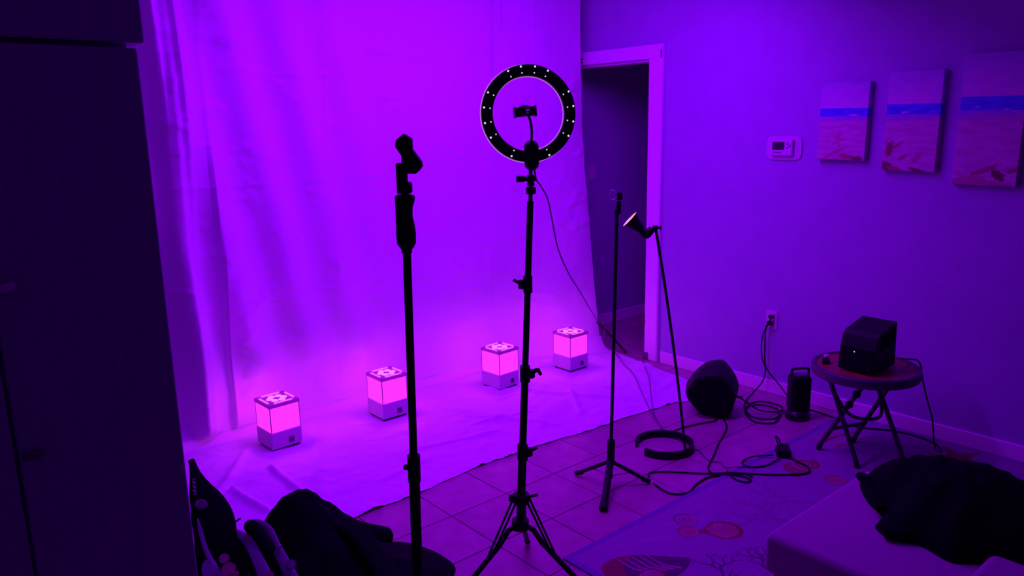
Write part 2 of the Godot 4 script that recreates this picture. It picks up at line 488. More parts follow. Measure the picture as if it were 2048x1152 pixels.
# ------------------------------------------------------------------ the hung sheet and its stand
func backdrop() -> void:
	var nz := FastNoiseLite.new()
	nz.seed = 4; nz.frequency = 1.0; nz.fractal_octaves = 3
	var nv := 230
	var nf := 110
	var nu := 300
	var ps := []
	for r in nv + nf + 13:
		var row := []
		for c in nu + 1:
			var u := float(c) / nu
			var x := lerpf(0.62, 4.045, u)
			var side := smoothstep(3.45, 4.05, x)
			var zb := lerpf(-4.03, -3.80, side)
			var rad := lerpf(0.05, 0.10, side)
			var p := Vector3.ZERO
			if r <= nv:
				var y := lerpf(2.52, rad, float(r) / nv)
				var down := 1.0 - y / 2.52
				var z := lerpf(-3.985, zb, pow(down, 2.2))
				var xx := x + side * (0.035 * smoothstep(0.25, 1.0, down))
				# gathered pleats by the cabinet, a sharp lapped fold, slack diagonal drapes
				var near := 1.0 - smoothstep(1.30, 1.385, x)
				var dz := near * 0.075 * exp(-pow((x - 1.195 - 0.05 * down) / 0.055, 2)) * smoothstep(0.05, 0.4, down)
				dz += near * (1.0 - 0.75 * smoothstep(0.1, 0.5, down)) * (0.030 * sin((x - 0.03 * down) * TAU / 0.105 + 0.6) + 0.012 * sin(x * TAU / 0.047))
				dz += near * -0.13 * smoothstep(1.25, 1.10, x)
				var past := x - (1.385 + 0.004 * sin(y * 3.0))
				dz += (0.048 * smoothstep(-0.006, 0.004, past) * exp(-maxf(past, 0.0) / 0.11)) * (0.35 + 0.65 * smoothstep(1.9, 0.8, y))
				var fan := (x - 1.385) - 0.19 * (2.5 - y)
				dz += 0.032 * sin(fan * TAU / 0.31) * smoothstep(-0.4, 0.0, fan + 0.4) * smoothstep(1.1, 0.1, fan) * smoothstep(0.1, 0.5, y)
				dz += 0.018 * nz.get_noise_3d(x * 1.6 - y * 0.5, y * 0.8, 3.0)
				dz += 0.005 * nz.get_noise_3d(x * 6.0, y * 5.0, 9.0)
				# pressed creases
				for k in [[1.372, 0.9, 3.0], [0.99, 2.3, 3.3], [1.94, 1.7, 2.6], [0.74, 1.2, 2.5], [2.02, 1.1, 1.4]]:
					dz += 0.006 * exp(-pow((y - k[0] - 0.008 * sin(x * 3.0)) / 0.008, 2)) * smoothstep(k[1] - 0.1, k[1] + 0.1, x) * smoothstep(k[2] + 0.2, k[2] - 0.2, x)
				for k in [[2.06, 0.0], [3.2, 0.4], [3.6, 0.9]]:
					dz += 0.003 * exp(-pow((x - k[0]) / 0.009, 2))
				dz += 0.03 * pow(maxf(nz.get_noise_3d(x * 3.5, y * 6.0, 20.0) - 0.25, 0.0), 1.0)
				p = Vector3(xx, y, z + dz * smoothstep(-0.02, 0.12, y))
			else:
				var zf: float = -2.79 + 0.018 * sin(x * 5.0) + 0.02 * nz.get_noise_2d(x * 3.0, 50.0) + 0.10 * smoothstep(2.6, 3.6, x)
				var s := r - nv
				if s <= 12:
					var a := PI / 2 * s / 12.0
					p = Vector3(x + side * 0.035, rad - rad * sin(a), zb + rad - rad * cos(a))
				else:
					var g := float(s - 12) / nf
					var z := lerpf(zb + rad, zf, g)
					var xr := lerpf(x + side * 0.035, x + side * -0.16, g)
					xr -= side * 0.22 * pow(g, 12.0)
					var h := 0.016 * maxf(nz.get_noise_3d(xr * 2.2 + z, z * 3.0, 40.0), 0.0) + 0.007 * absf(nz.get_noise_3d(xr * 6.0, z * 7.0, 44.0))
					# long soft ridges that run out from the fold
					for k in [[1.62, 0.45, 0.015], [2.5, -0.5, 0.012], [3.0, -0.7, 0.012], [3.3, -0.2, 0.009], [1.15, 0.75, 0.016]]:
						var off: float = xr - (k[0] + k[1] * (-(z + 3.5)))
						h += k[2] * exp(-pow(off / 0.03, 2)) * smoothstep(0.0, 0.25, g) * smoothstep(1.0, 0.75, g)
					for k in [[1.363, -3.48, 1.359, -3.14, 0.024], [1.13, -3.37, 1.17, -3.08, 0.024], [1.02, -3.3, 1.13, -3.37, 0.012], [2.81, -3.46, 3.17, -3.44, 0.012], [2.45, -3.25, 2.8, -3.20, 0.010], [2.5, -3.38, 2.65, -3.17, 0.010], [2.0, -3.2, 2.5, -3.08, 0.009], [3.25, -3.3, 3.0, -2.95, 0.010], [1.7, -3.0, 2.0, -3.05, 0.008], [3.4, -3.3, 3.55, -2.95, 0.009]]:
						var sa := Vector2(k[0], k[1])
						var q := Vector2(xr, z)
						var near_pt := Geometry2D.get_closest_point_to_segment(q, sa, Vector2(k[2], k[3]))
						h += k[4] * exp(-pow(q.distance_to(near_pt) / 0.016, 2))
					h *= smoothstep(0.0, 0.06, g) * (1.0 - 0.6 * smoothstep(0.9, 1.0, g))
					h += 0.012 * pow(maxf(nz.get_noise_2d(xr * 9.0, 70.0), 0.0), 1.5) * smoothstep(0.93, 1.0, g) * 2.0
					p = Vector3(xr, 0.0035 + h, z)
			row.append(p)
		ps.append(row)
	tag(part(self, "backdrop_sheet", MB.new().sheet(ps), M.sheet), "large creased white sheet hung as a backdrop and spread over the floor", "backdrop")
	var s := thing("backdrop_stand", "tall thin black stand holding up the white backdrop sheet by the doorway", "stand", Vector3(4.06, 0, -4.03))
	for k in [[0.0, "pole"], [-3.55, "pole"]]:
		var px: float = k[0]
		part(s, "pole", MB.new().cyl(Vector3(px, 0.16, 0), Vector3(px, 2.56, 0), 0.0125), M.black)
		part(s, "collar", MB.new().cyl(Vector3(px, 1.33, 0), Vector3(px, 1.40, 0), 0.018), M.black)
		part(s, "hub", MB.new().cyl(Vector3(px, 0.30, 0), Vector3(px, 0.36, 0), 0.02), M.black)
		var legs := [Vector3(0.035, 0.012, 0.46), Vector3(-0.42, 0.012, -0.14), Vector3(-0.2, 0.012, 0.16)] if px == 0.0 else [Vector3(0.0, 0.02, 0.16), Vector3(-0.38, 0.012, -0.14), Vector3(-0.22, 0.012, 0.2)]
		for l in legs: part(s, "leg", MB.new().cyl(Vector3(px, 0.33, 0), Vector3(px, 0, 0) + l, 0.009), M.black)
	part(s, "crossbar", MB.new().cyl(Vector3(-3.58, 2.56, 0.02), Vector3(0.03, 2.56, 0.02), 0.013), M.black)
	for k in [[2.085, "upper black spring clamp gripping the backdrop sheet edge above the doorway"], [1.375, "lower black spring clamp on the backdrop stand beside the hall light switch"]]:
		var c := thing("spring_clamp", k[1], "clamp", Vector3(4.062, k[0], -4.012), 0.0, "clamps on the backdrop stand")
		part(c, "jaw", MB.new().prism([Vector2(-0.03, -0.004), Vector2(-0.005, -0.016), Vector2(0.012, -0.008), Vector2(0.012, 0.008), Vector2(-0.005, 0.016), Vector2(-0.03, 0.004)], 0.02, 0.002), M.black)
		part(c, "handle", MB.new().tube([Vector3(0.008, 0.006, 0), Vector3(0.03, 0.014, 0.002), Vector3(0.05, 0.018, 0.004)], [0.007, 0.006, 0.004], 8), M.black)
		part(c, "handle", MB.new().tube([Vector3(0.008, -0.006, 0), Vector3(0.03, -0.012, 0.002), Vector3(0.046, -0.014, 0.004)], [0.007, 0.006, 0.004], 8), M.black)
	for k in [[Vector3(3.21, 2.56, -3.94), Vector3(3.205, 1.96, -3.94), "longer pale string hanging in front of the backdrop above the ring light"], [Vector3(3.29, 2.56, -3.94), Vector3(3.288, 2.24, -3.94), "shorter pale string hanging in front of the backdrop above the ring light"]]:
		tag(part(self, "hanging_string", MB.new().tube(smooth([k[0], k[0].lerp(k[1], 0.5) + Vector3(0.004, 0, 0), k[1]]), 0.0016, 6), M.strap), k[2], "string", "strings hanging from the crossbar")

# ------------------------------------------------------------------ tall cabinet at the left
func cabinet() -> void:
	var c := thing("tall_cabinet", "tall dark wooden cabinet with overhanging upper section at the left", "cabinet", Vector3(-0.15, 0, -2.03))
	part(c, "body", MB.new().box(Vector3(0, 0.95, -0.012), Vector3(1.286, 1.72, 0.47), 0.003), M.wood_dark)
	part(c, "plinth", MB.new().box(Vector3(0, 0.045, -0.02), Vector3(1.25, 0.09, 0.45), 0.003), M.wood_dark)
	# one wide door right of the seam, one left of it
	var dr := part(c, "door", MB.new().box(Vector3(0.484, 0.963, 0.236), Vector3(0.320, 1.716, 0.022), 0.003), M.wood_dark)
	var dl := part(c, "door", MB.new().box(Vector3(-0.162, 0.963, 0.236), Vector3(0.958, 1.716, 0.022), 0.003), M.wood_dark)
	part(dl, "handle", MB.new().tube([Vector3(0.27, 1.356, 0.244), Vector3(0.275, 1.356, 0.268), Vector3(0.352, 1.356, 0.268), Vector3(0.358, 1.356, 0.244)], 0.0095, 10), M.plastic_white)
	part(dr, "knob", MB.new().round_box(Vector3(0.35, 1.002, 0.256), Vector3(0.042, 0.016, 0.016), 0.007), M.plastic_grey)
	part(c, "upper_section", MB.new().box(Vector3(0, 2.05, 0.0), Vector3(1.322, 0.436, 0.5), 0.005), M.wood_dark)
	part(c, "joining_rail", MB.new().box(Vector3(0, 1.821, -0.02), Vector3(1.27, 0.024, 0.45), 0.002), M.wood_dark)

# ------------------------------------------------------------------ ottoman with a jacket
func ottoman() -> void:
	var o := thing("ottoman", "low ottoman with a pale fabric top and darker sides at lower right", "ottoman", Vector3(2.28, 0, -0.27))
	part(o, "cushion", MB.new().round_box(Vector3(0, 0.355, 0), Vector3(0.66, 0.13, 1.74), 0.022), M.linen)
	part(o, "base", MB.new().box(Vector3(0, 0.175, 0), Vector3(0.62, 0.23, 1.70), 0.01), M.linen)
	for sx in [-1, 1]:
		for sz in [-1, 1]:
			part(o, "foot", MB.new().lathe([Vector2(0, 0.008), Vector2(0.018, 0.008), Vector2(0.026, 0.062), Vector2(0, 0.062)], 12, Transform3D(Basis(), Vector3(sx * 0.26, 0, sz * 0.8))), M.wood_dark)
	var out := [[2.47, -1.095], [2.36, -1.015], [2.30, -0.94], [2.225, -0.93], [2.19, -0.87], [2.215, -0.79], [2.19, -0.70], [2.25, -0.62], [2.30, -0.42], [2.45, -0.30], [2.60, -0.45], [2.61, -0.75], [2.605, -1.0], [2.56, -1.09]]
	var j := thing("black_jacket", "black jacket thrown over the top of the pale ottoman", "jacket", Vector3(2.42, 0.42, -0.75))
	part(j, "body", heap(out, Vector2(2.42, -0.75), [[2.50, -1.0, 0.085, 0.12], [2.52, -0.72, 0.11, 0.18], [2.35, -0.75, 0.06, 0.12], [2.40, -0.50, 0.075, 0.16]], 0.016, 0.018, 15, Vector3(2.42, 0.0, -0.75), 0.002), M.cloth_black)
	part(j, "collar", MB.new().tube(smooth([Vector3(0.02, 0.05, -0.33), Vector3(-0.04, 0.045, -0.27), Vector3(-0.12, 0.03, -0.2)]), 0.02, 10, 0.6), M.cloth_black)
	part(j, "sleeve", MB.new().tube(smooth([Vector3(0.0, 0.06, 0.05), Vector3(-0.11, 0.035, -0.03), Vector3(-0.2, 0.022, -0.10), Vector3(-0.225, 0.02, -0.14)]), 0.032, 12, 0.6), M.cloth_black)
	tag(part(self, "pale_cushion", MB.new().round_box(Vector3(2.15, 0.452, -0.52), Vector3(0.16, 0.06, 0.2), 0.03), M.linen), "small pale cushion on the ottoman at the lower right corner", "cushion")

# a soft heap of cloth: outline [x, z] on its support, lumps [x, z, height, spread]
func heap(outline: Array, mid: Vector2, lumps: Array, edge: float, rough: float, sd: int, origin: Vector3, lift := 0.0) -> MB:
	var nz := FastNoiseLite.new()
	nz.seed = sd; nz.frequency = 1.0; nz.fractal_octaves = 3
	var ring := []
	var k := outline.size()
	for q in k:
		for s in 6:
			var f := float(s) / 6
			var g := func(j): return Vector3(outline[(q + j + k) % k][0], 0, outline[(q + j + k) % k][1])
			ring.append(g.call(0).cubic_interpolate(g.call(1), g.call(-1), g.call(2), f))
	ring.append(ring[0])
	var rows := []
	var nr := 26
	for r in nr + 1:
		var f := float(r) / nr
		var row := []
		for p in ring:
			var x := lerpf(mid.x, p.x, f)
			var z := lerpf(mid.y, p.z, f)
			var h := 0.0
			for l in lumps: h += l[2] * exp(-(pow(x - l[0], 2) + pow(z - l[1], 2)) / (2.0 * l[3] * l[3]))
			h += rough * (1.0 - absf(nz.get_noise_3d(x * 5.0, z * 5.0, 1.0)) * 2.4) + rough * 0.6 * nz.get_noise_3d(x * 11.0, z * 11.0, 5.0)
			h = maxf(h, 0.004) * pow(1.0 - pow(f, 3.0), 0.7) + edge * sqrt(maxf(1.0 - pow(f, 8.0), 0.0))
			row.append(Vector3(x, lift + h, z) - Vector3(origin.x, 0, origin.z))
		rows.append(row)
	return MB.new().sheet(rows, -1.0)

# ------------------------------------------------------------------ printed rug
var rug_img: Image
const RX := 1.872
const RZ := -1.94
const RW := 2.22
const RD := 1.9
const RS := 480.0

func dab(x: float, z: float, r: float, c: Color, sx := 1.0, rot := 0.0) -> void:
	var px := (x - RX) * RS
	var pz := (z - RZ) * RS
	var rr := r * RS
	var ext := rr * maxf(1.0, sx)
	for j in range(maxi(int(pz - ext), 0), mini(int(pz + ext) + 1, rug_img.get_height())):
		for i in range(maxi(int(px - ext), 0), mini(int(px + ext) + 1, rug_img.get_width())):
			var d := Vector2(i - px, j - pz).rotated(-rot)
			if Vector2(d.x / sx, d.y).length() <= rr: rug_img.set_pixel(i, j, c)

func stroke(pts: Array, r0: float, r1: float, c: Color) -> void:
	for k in pts.size() - 1:
		var a: Vector2 = pts[k]
		var b: Vector2 = pts[k + 1]
		var n := maxi(int(a.distance_to(b) * RS / 1.2), 1)
		for s in n + 1:
			var p := a.lerp(b, float(s) / n)
			dab(p.x, p.y, lerpf(r0, r1, (k + float(s) / n) / (pts.size() - 1)), c)

func coral(p: Vector2, ang: float, len: float, depth: int, c: Color, rng: RandomNumberGenerator) -> void:
	var q := p + Vector2(cos(ang), sin(ang)) * len
	var m := p.lerp(q, 0.5) + Vector2(-sin(ang), cos(ang)) * rng.randf_range(-0.015, 0.015)
	stroke([p, m, q], 0.0022 + 0.0012 * depth, 0.0022 + 0.0008 * depth, c)
	if depth > 0:
		coral(q, ang + rng.randf_range(0.35, 0.75), len * 0.78, depth - 1, c, rng)
		coral(q, ang - rng.randf_range(0.35, 0.75), len * 0.78, depth - 1, c, rng)
		if depth > 1: coral(m, ang + rng.randf_range(-1.1, 1.1), len * 0.6, depth - 2, c, rng)

func scallop(at: Vector2, dir: float, size: float, dark: Color, pale: Color) -> void:
	for k in range(-6, 7):
		var a := dir + k * 0.115
		var l := size * (0.98 - 0.012 * k * k)
		stroke([at, at + Vector2(cos(a), sin(a)) * l], 0.004, size * 0.075, dark)
	for k in range(-5, 6):
		var a := dir + k * 0.12
		var l := size * (0.9 - 0.012 * k * k)
		stroke([at + Vector2(cos(a), sin(a)) * size * 0.18, at + Vector2(cos(a), sin(a)) * l], 0.0015, size * 0.036, pale)
	dab(at.x, at.y, size * 0.09, dark)

func conch(at: Vector2, dir: float, size: float, dark: Color, mid: Color, pale: Color) -> void:
	var d := Vector2(cos(dir), sin(dir))
	var s := Vector2(-d.y, d.x)
	for k in 40:
		var f := k / 39.0
		var p := at + d * size * f + s * 0.1 * size * sin(f * 3.0)
		dab(p.x, p.y, size * (0.30 * sin(PI * pow(f, 0.62) * 0.97) + 0.03), dark if f > 0.45 else mid, 1.0)
	for k in 5:
		var f := 0.15 + 0.1 * k
		stroke([at + d * size * f - s * size * 0.2, at + d * size * (f + 0.12) + s * size * 0.05, at + d * size * (f + 0.3) + s * size * 0.16], 0.003, 0.006, pale)

func spiral(at: Vector2, r: float, dark: Color, pale: Color) -> void:
	dab(at.x, at.y, r, dark)
	var pts := []
	for k in 40:
		var a := k * 0.42
		pts.append(at + Vector2(cos(a), sin(a)) * r * (0.85 - 0.02 * k))
	stroke(pts, r * 0.13, r * 0.05, pale)

func rug() -> void:
	rug_img = Image.create(int(RW * RS), int(RD * RS), false, Image.FORMAT_RGB8)
	var base := lin(0.27, 0.27, 0.30)
	rug_img.fill(base)
	var rng := RandomNumberGenerator.new()
	rng.seed = 12
	for k in 900:    # flecked ground of pale and blue yarns
		var p := Vector2(RX + rng.randf() * RW, RZ + rng.randf() * RD)
		var a := rng.randf_range(-0.5, 0.5)
		var l := rng.randf_range(0.01, 0.05)
		var t := rng.randf_range(0.88, 1.12)
		stroke([p, p + Vector2(cos(a), sin(a)) * l], 0.0018, 0.001, lin(0.27 * t, 0.27 * t, 0.30 * t))
	var red := lin(0.20, 0.05, 0.05)
	var rust := lin(0.26, 0.11, 0.10)
	var peach := lin(0.40, 0.25, 0.22)
	var plum := lin(0.09, 0.04, 0.09)
	var sand := lin(0.36, 0.29, 0.27)
	var branch := lin(0.21, 0.16, 0.22)
	# ripples near the corner
	for k in 16:
		var x := 2.1 + 0.03 * k
		var z := -1.86 + 0.016 * (k % 7)
		stroke([Vector2(x, z), Vector2(x + 0.05, z + 0.018), Vector2(x + 0.10, z + 0.008)], 0.002, 0.001, lin(0.33, 0.34, 0.42))
	coral(Vector2(2.78, -1.42), -1.9, 0.13, 4, branch, rng)
	coral(Vector2(2.98, -1.5), -2.2, 0.12, 4, branch, rng)
	coral(Vector2(2.20, -1.42), -0.9, 0.07, 3, plum, rng)
	coral(Vector2(2.38, -1.36), -1.0, 0.06, 3, plum, rng)
	coral(Vector2(3.35, -1.35), -1.6, 0.10, 3, branch, rng)
	spiral(Vector2(2.455, -1.805), 0.052, lin(0.16, 0.11, 0.2), peach)
	spiral(Vector2(2.385, -1.735), 0.046, rust, peach)
	scallop(Vector2(2.425, -1.70), 0.62, 0.165, red, peach)
	conch(Vector2(1.95, -1.76), 0.50, 0.30, plum, red, sand)
	scallop(Vector2(1.97, -1.66), 0.5, 0.12, red, sand)
	scallop(Vector2(3.17, -1.70), -0.5, 0.15, red, rust)
	spiral(Vector2(3.32, -1.74), 0.07, sand, red)
	spiral(Vector2(3.26, -1.56), 0.05, rust, peach)
	for k in 4: stroke([Vector2(3.63, -1.86 + 0.04 * k), Vector2(3.75, -1.85 + 0.045 * k), Vector2(3.86, -1.81 + 0.04 * k)], 0.012, 0.006, [peach, red, peach, rust][k])
	for k in 5:
		var a := k * TAU / 5 + 0.4
		stroke([Vector2(3.93, -1.28), Vector2(3.93 + cos(a) * 0.13, -1.28 + sin(a) * 0.13)], 0.03, 0.008, red)
	conch(Vector2(3.72, -1.35), 0.3, 0.2, rust, red, peach)
	# woven border
	for e in [0.0, 1.0]:
		stroke([Vector2(RX, RZ + 0.014 + e * (RD - 0.028)), Vector2(RX + RW, RZ + 0.014 + e * (RD - 0.028))], 0.015, 0.015, lin(0.17, 0.19, 0.29))
		stroke([Vector2(RX + 0.014 + e * (RW - 0.028), RZ), Vector2(RX + 0.014 + e * (RW - 0.028), RZ + RD)], 0.015, 0.015, lin(0.17, 0.19, 0.29))
	var m := mat(Color.WHITE, 0.95)
	m.albedo_texture = ImageTexture.create_from_image(rug_img)
	m.normal_enabled = true; m.normal_texture = bumps(512, 0.15, 2, 44, 2.0); m.normal_scale = 0.4
	var mb := MB.new()
	var nz := FastNoiseLite.new()
	nz.seed = 9; nz.frequency = 1.2
	var ps := []
	var ns := []
	var uvs := []
	for r in 41:
		var pr := []
		var nr := []
		var ur := []
		for c in 45:
			var u := c / 44.0
			var w := r / 40.0
			var edge := minf(minf(u * RW, (1.0 - u) * RW), minf(w * RD, (1.0 - w) * RD))
			pr.append(Vector3(RX + u * RW, 0.0075 + 0.0015 * nz.get_noise_2d(u * 8, w * 8) * smoothstep(0.0, 0.1, edge), RZ + w * RD))
			nr.append(Vector3.UP); ur.append(Vector2(u, w))
		ps.append(pr); ns.append(nr); uvs.append(ur)
	mb.rows(ps, ns, uvs)
	for e in [[Vector3(RX, 0, RZ), Vector3(RW, 0, 0), Vector3(0, 0, -1)], [Vector3(RX, 0, RZ), Vector3(0, 0, RD), Vector3(-1, 0, 0)], [Vector3(RX, 0, RZ + RD), Vector3(RW, 0, 0), Vector3(0, 0, 1)], [Vector3(RX + RW, 0, RZ), Vector3(0, 0, RD), Vector3(1, 0, 0)]]:
		var a: Vector3 = e[0]
		var b: Vector3 = e[0] + e[1]
		mb.face([a + Vector3(0, 0.0005, 0), b + Vector3(0, 0.0005, 0), b + Vector3(0, 0.0075, 0), a + Vector3(0, 0.0075, 0)], e[2], [Vector2(0, 0.002), Vector2(1, 0.002), Vector2(1, 0.004), Vector2(0, 0.004)])
	tag(part(self, "area_rug", mb, m), "pale blue rug printed with seashells and coral on the tiled floor", "rug")

# ------------------------------------------------------------------ ring light
func ring_light() -> void:
	var P := Vector3(1.592, 0, -1.863)
	var lean := Vector3(0.046, 0, 0.040)
	var o := thing("ring_light", "black ring light seen from behind on a tall thin tripod stand", "ring light", P)
	var at := func(h: float) -> Vector3: return lean * ((h - 0.3) / 1.35 + 0.02) + Vector3(0, h, 0)
	var side := Vector3(0.761, 0, 0.649)        # to the right as the photographer sees it
	part(o, "lower_pole", MB.new().cyl(at.call(0.285), at.call(0.585), 0.0145), M.black)
	part(o, "middle_pole", MB.new().cyl(at.call(0.55), at.call(0.86), 0.0125), M.black)
	part(o, "upper_pole", MB.new().cyl(at.call(0.83), at.call(1.41), 0.0105), M.black)
	part(o, "top_spigot", MB.new().cyl(at.call(1.40), at.call(1.465), 0.007), M.dark_steel)
	for k in [[0.555, 1.0, 0.018], [0.835, 1.0, 0.017], [1.14, -1.0, 0.015]]:
		var c: Vector3 = at.call(k[0])
		var cl := part(o, "clamp_collar", MB.new().cyl(c - Vector3(0, 0.028, 0), c + Vector3(0, 0.028, 0), k[2]).box(c + side * k[1] * (k[2] + 0.004), Vector3(0.02, 0.03, 0.02), 0.003), M.black)
		part(cl, "wing_knob", MB.new().tube(smooth([c + side * k[1] * k[2], c + side * k[1] * (k[2] + 0.014) + Vector3(0, 0.006, 0), c + side * k[1] * (k[2] + 0.032) + Vector3(0, 0.016, 0)]), 0.0055, 8), M.black)
		if k[0] > 0.8 and k[0] < 0.9: part(cl, "wing_knob", MB.new().tube(smooth([c + side * k[2], c + side * (k[2] + 0.022) + Vector3(0, 0.014, 0), c + side * (k[2] + 0.036) + Vector3(0, -0.004, 0)]), 0.006, 8), M.black)
	# tripod
	var hub: Vector3 = at.call(0.385)
	part(o, "brace_hub", MB.new().cyl(hub - Vector3(0, 0.016, 0), hub + Vector3(0, 0.016, 0), 0.028).box(hub - side * 0.03, Vector3(0.022, 0.026, 0.022), 0.004), M.black)
	part(o, "wing_knob", MB.new().tube(smooth([hub + side * 0.02, hub + side * 0.035 + Vector3(0, 0.006, 0), hub + side * 0.058 + Vector3(0, 0.012, 0)]), 0.0055, 8), M.black)
	var low: Vector3 = at.call(0.285)
	part(o, "leg_hub", MB.new().cyl(low - Vector3(0, 0.014, 0), low + Vector3(0, 0.018, 0), 0.03), M.black)
	for a in [-45.0, 68.0, 188.0]:
		var d := Vector3(cos(deg_to_rad(a)), 0, sin(deg_to_rad(a)))
		var side_d := Vector3(-d.z, 0, d.x)
		var path := [low + d * 0.02, low + d * 0.05 + Vector3(0, -0.008, 0), low + d * 0.085 + Vector3(0, -0.05, 0), Vector3(low.x, 0.014, low.z) + d * 0.36]
		if a < 0: path = [low + d * 0.02, low + d * 0.05 + Vector3(0, -0.008, 0), low + d * 0.10 + Vector3(0, -0.05, 0), Vector3(low.x, 0.014, low.z) + d * 0.35]
		var lg := part(o, "leg", MB.new().tube(path, 0.0095, 10), M.black)
		part(lg, "rubber_foot", MB.new().tube([path[3] - d * 0.02 + Vector3(0, 0.016, 0), path[3] + d * 0.006 + Vector3(0, -0.003, 0)], 0.0115, 10), M.rubber)
		for w in [-0.011, 0.011]:
			part(lg, "brace", MB.new().tube([hub + d * 0.026 + side_d * w, path[2].lerp(path[3], 0.16) + side_d * w * 0.8], 0.0042, 6), M.black)
	# neck and head
	var n0: Vector3 = at.call(1.455)
	part(o, "neck_joint", MB.new().cyl(n0 + Vector3(0, -0.022, 0), n0 + Vector3(0, 0.0, 0), 0.016).cyl(n0 + Vector3(0, 0.004, 0), n0 + Vector3(0, 0.012, 0), 0.012).cyl(n0 + Vector3(0, 0.012, 0), n0 + Vector3(0, 0.038, 0), 0.011).cyl(n0 - side * 0.036 + Vector3(0, 0.026, 0), n0 + side * 0.016 + Vector3(0, 0.026, 0), 0.008), M.black)
	part(o, "tilt_knob", MB.new().cyl(n0 - side * 0.046 + Vector3(0, 0.026, 0), n0 - side * 0.02 + Vector3(0, 0.026, 0), 0.0105), M.black)
	part(o, "neck_rod", MB.new().cyl(n0 + Vector3(0, 0.036, 0), n0 + Vector3(0, 0.075, 0), 0.0065), M.dark_steel)
	var C := Vector3(0.0376, 1.682, 0.0325)
	var to_eye := (Vector3(0, 1.65, 0) - (P + C)).normalized().rotated(Vector3.UP, deg_to_rad(12.0))
	to_eye = to_eye.rotated(Vector3.UP.cross(to_eye).normalized(), deg_to_rad(-5.0))
	var zx := Vector3.UP.cross(to_eye).normalized()
	var B := Basis(zx, to_eye.cross(zx), to_eye)        # z looks back at the photographer
	var T := Transform3D(B, C)
	var L := T * Transform3D(Basis(Vector3(1, 0, 0), Vector3(0, 0, 1), Vector3(0, -1, 0)), Vector3.ZERO)   # lathe axis y -> local z
	part(o, "ring_housing", MB.new().lathe([Vector2(0.1142, -0.008), Vector2(0.1142, 0.007), Vector2(0.1165, 0.0105), Vector2(0.1465, 0.0105), Vector2(0.149, 0.007), Vector2(0.149, -0.008), Vector2(0.1142, -0.008)], 72, L), M.black)
	part(o, "diffuser", MB.new().lathe([Vector2(0.1125, -0.012), Vector2(0.1125, -0.0075), Vector2(0.1512, -0.0075), Vector2(0.1512, -0.012), Vector2(0.147, -0.017), Vector2(0.116, -0.017), Vector2(0.1125, -0.012)], 72, L), M.ring_glow)
	for a in [9, 26, 63, 82, 101, 120, 155]:
		for s in [-1, 1]:
			for k in [[0.1425, 0.0038], [0.1235, 0.0027]]:
				var th := deg_to_rad(a * s)
				var q := Vector3(sin(th) * k[0], cos(th) * k[0], 0.0095)
				part(o, "led_vent", MB.new().lathe([Vector2(0, 0.0024), Vector2(k[1] * 0.7, 0.002), Vector2(k[1], 0.0)], 8, L * Transform3D(Basis(), Vector3(q.x, q.z, -q.y)), true), M.cold_led)
	part(o, "control_box", MB.new().round_box(Vector3(0.004, -0.128, 0.006), Vector3(0.046, 0.094, 0.046), 0.0225, 7, T), M.black)
	# bendy neck that carries the phone holder
	var goose := smooth([T * Vector3(0.003, -0.09, 0.012), T * Vector3(0.004, -0.06, 0.02), T * Vector3(0.0, -0.028, 0.026), T * Vector3(-0.007, -0.004, 0.022)])
	part(o, "gooseneck", MB.new().tube(goose, 0.0043, 10), M.black_gloss)
	var H := T * Transform3D(Basis(Vector3(0, 0, 1), deg_to_rad(4)), Vector3(-0.013, 0.005, 0.012))
	var ph := part(o, "phone_holder", MB.new().box(Vector3(0, 0, 0), Vector3(0.058, 0.029, 0.010), 0.002, H), M.dark_steel)
	for s in [-1, 1]: part(ph, "jaw", MB.new().box(Vector3(s * 0.0325, 0, -0.006), Vector3(0.006, 0.034, 0.026), 0.002, H), M.black_gloss)
	part(ph, "ball_socket", MB.new().lathe([Vector2(0.0, 0.02), Vector2(0.006, 0.02), Vector2(0.0115, 0.016), Vector2(0.0125, 0.004), Vector2(0.009, 0.003)], 18, H * Transform3D(Basis(Vector3(1, 0, 0), Vector3(0, 0, 1), Vector3(0, -1, 0)), Vector3(0.004, -0.002, 0)), true), M.black)
	part(ph, "ball", MB.new().lathe([Vector2(0, 0.027), Vector2(0.004, 0.026), Vector2(0.0062, 0.0225), Vector2(0.006, 0.019)], 14, H * Transform3D(Basis(Vector3(1, 0, 0), Vector3(0, 0, 1), Vector3(0, -1, 0)), Vector3(0.004, -0.002, 0)), true), M.steel)
	part(ph, "pad", MB.new().lathe([Vector2(0, 0.004), Vector2(0.017, 0.003), Vector2(0.021, 0.0), Vector2(0, -0.002)], 24, H * Transform3D(Basis(Vector3(1, 0, 0), Vector3(0, 0, 1), Vector3(0, -0.5, 0)), Vector3(0.002, 0.011, -0.012))), M.plastic_white)

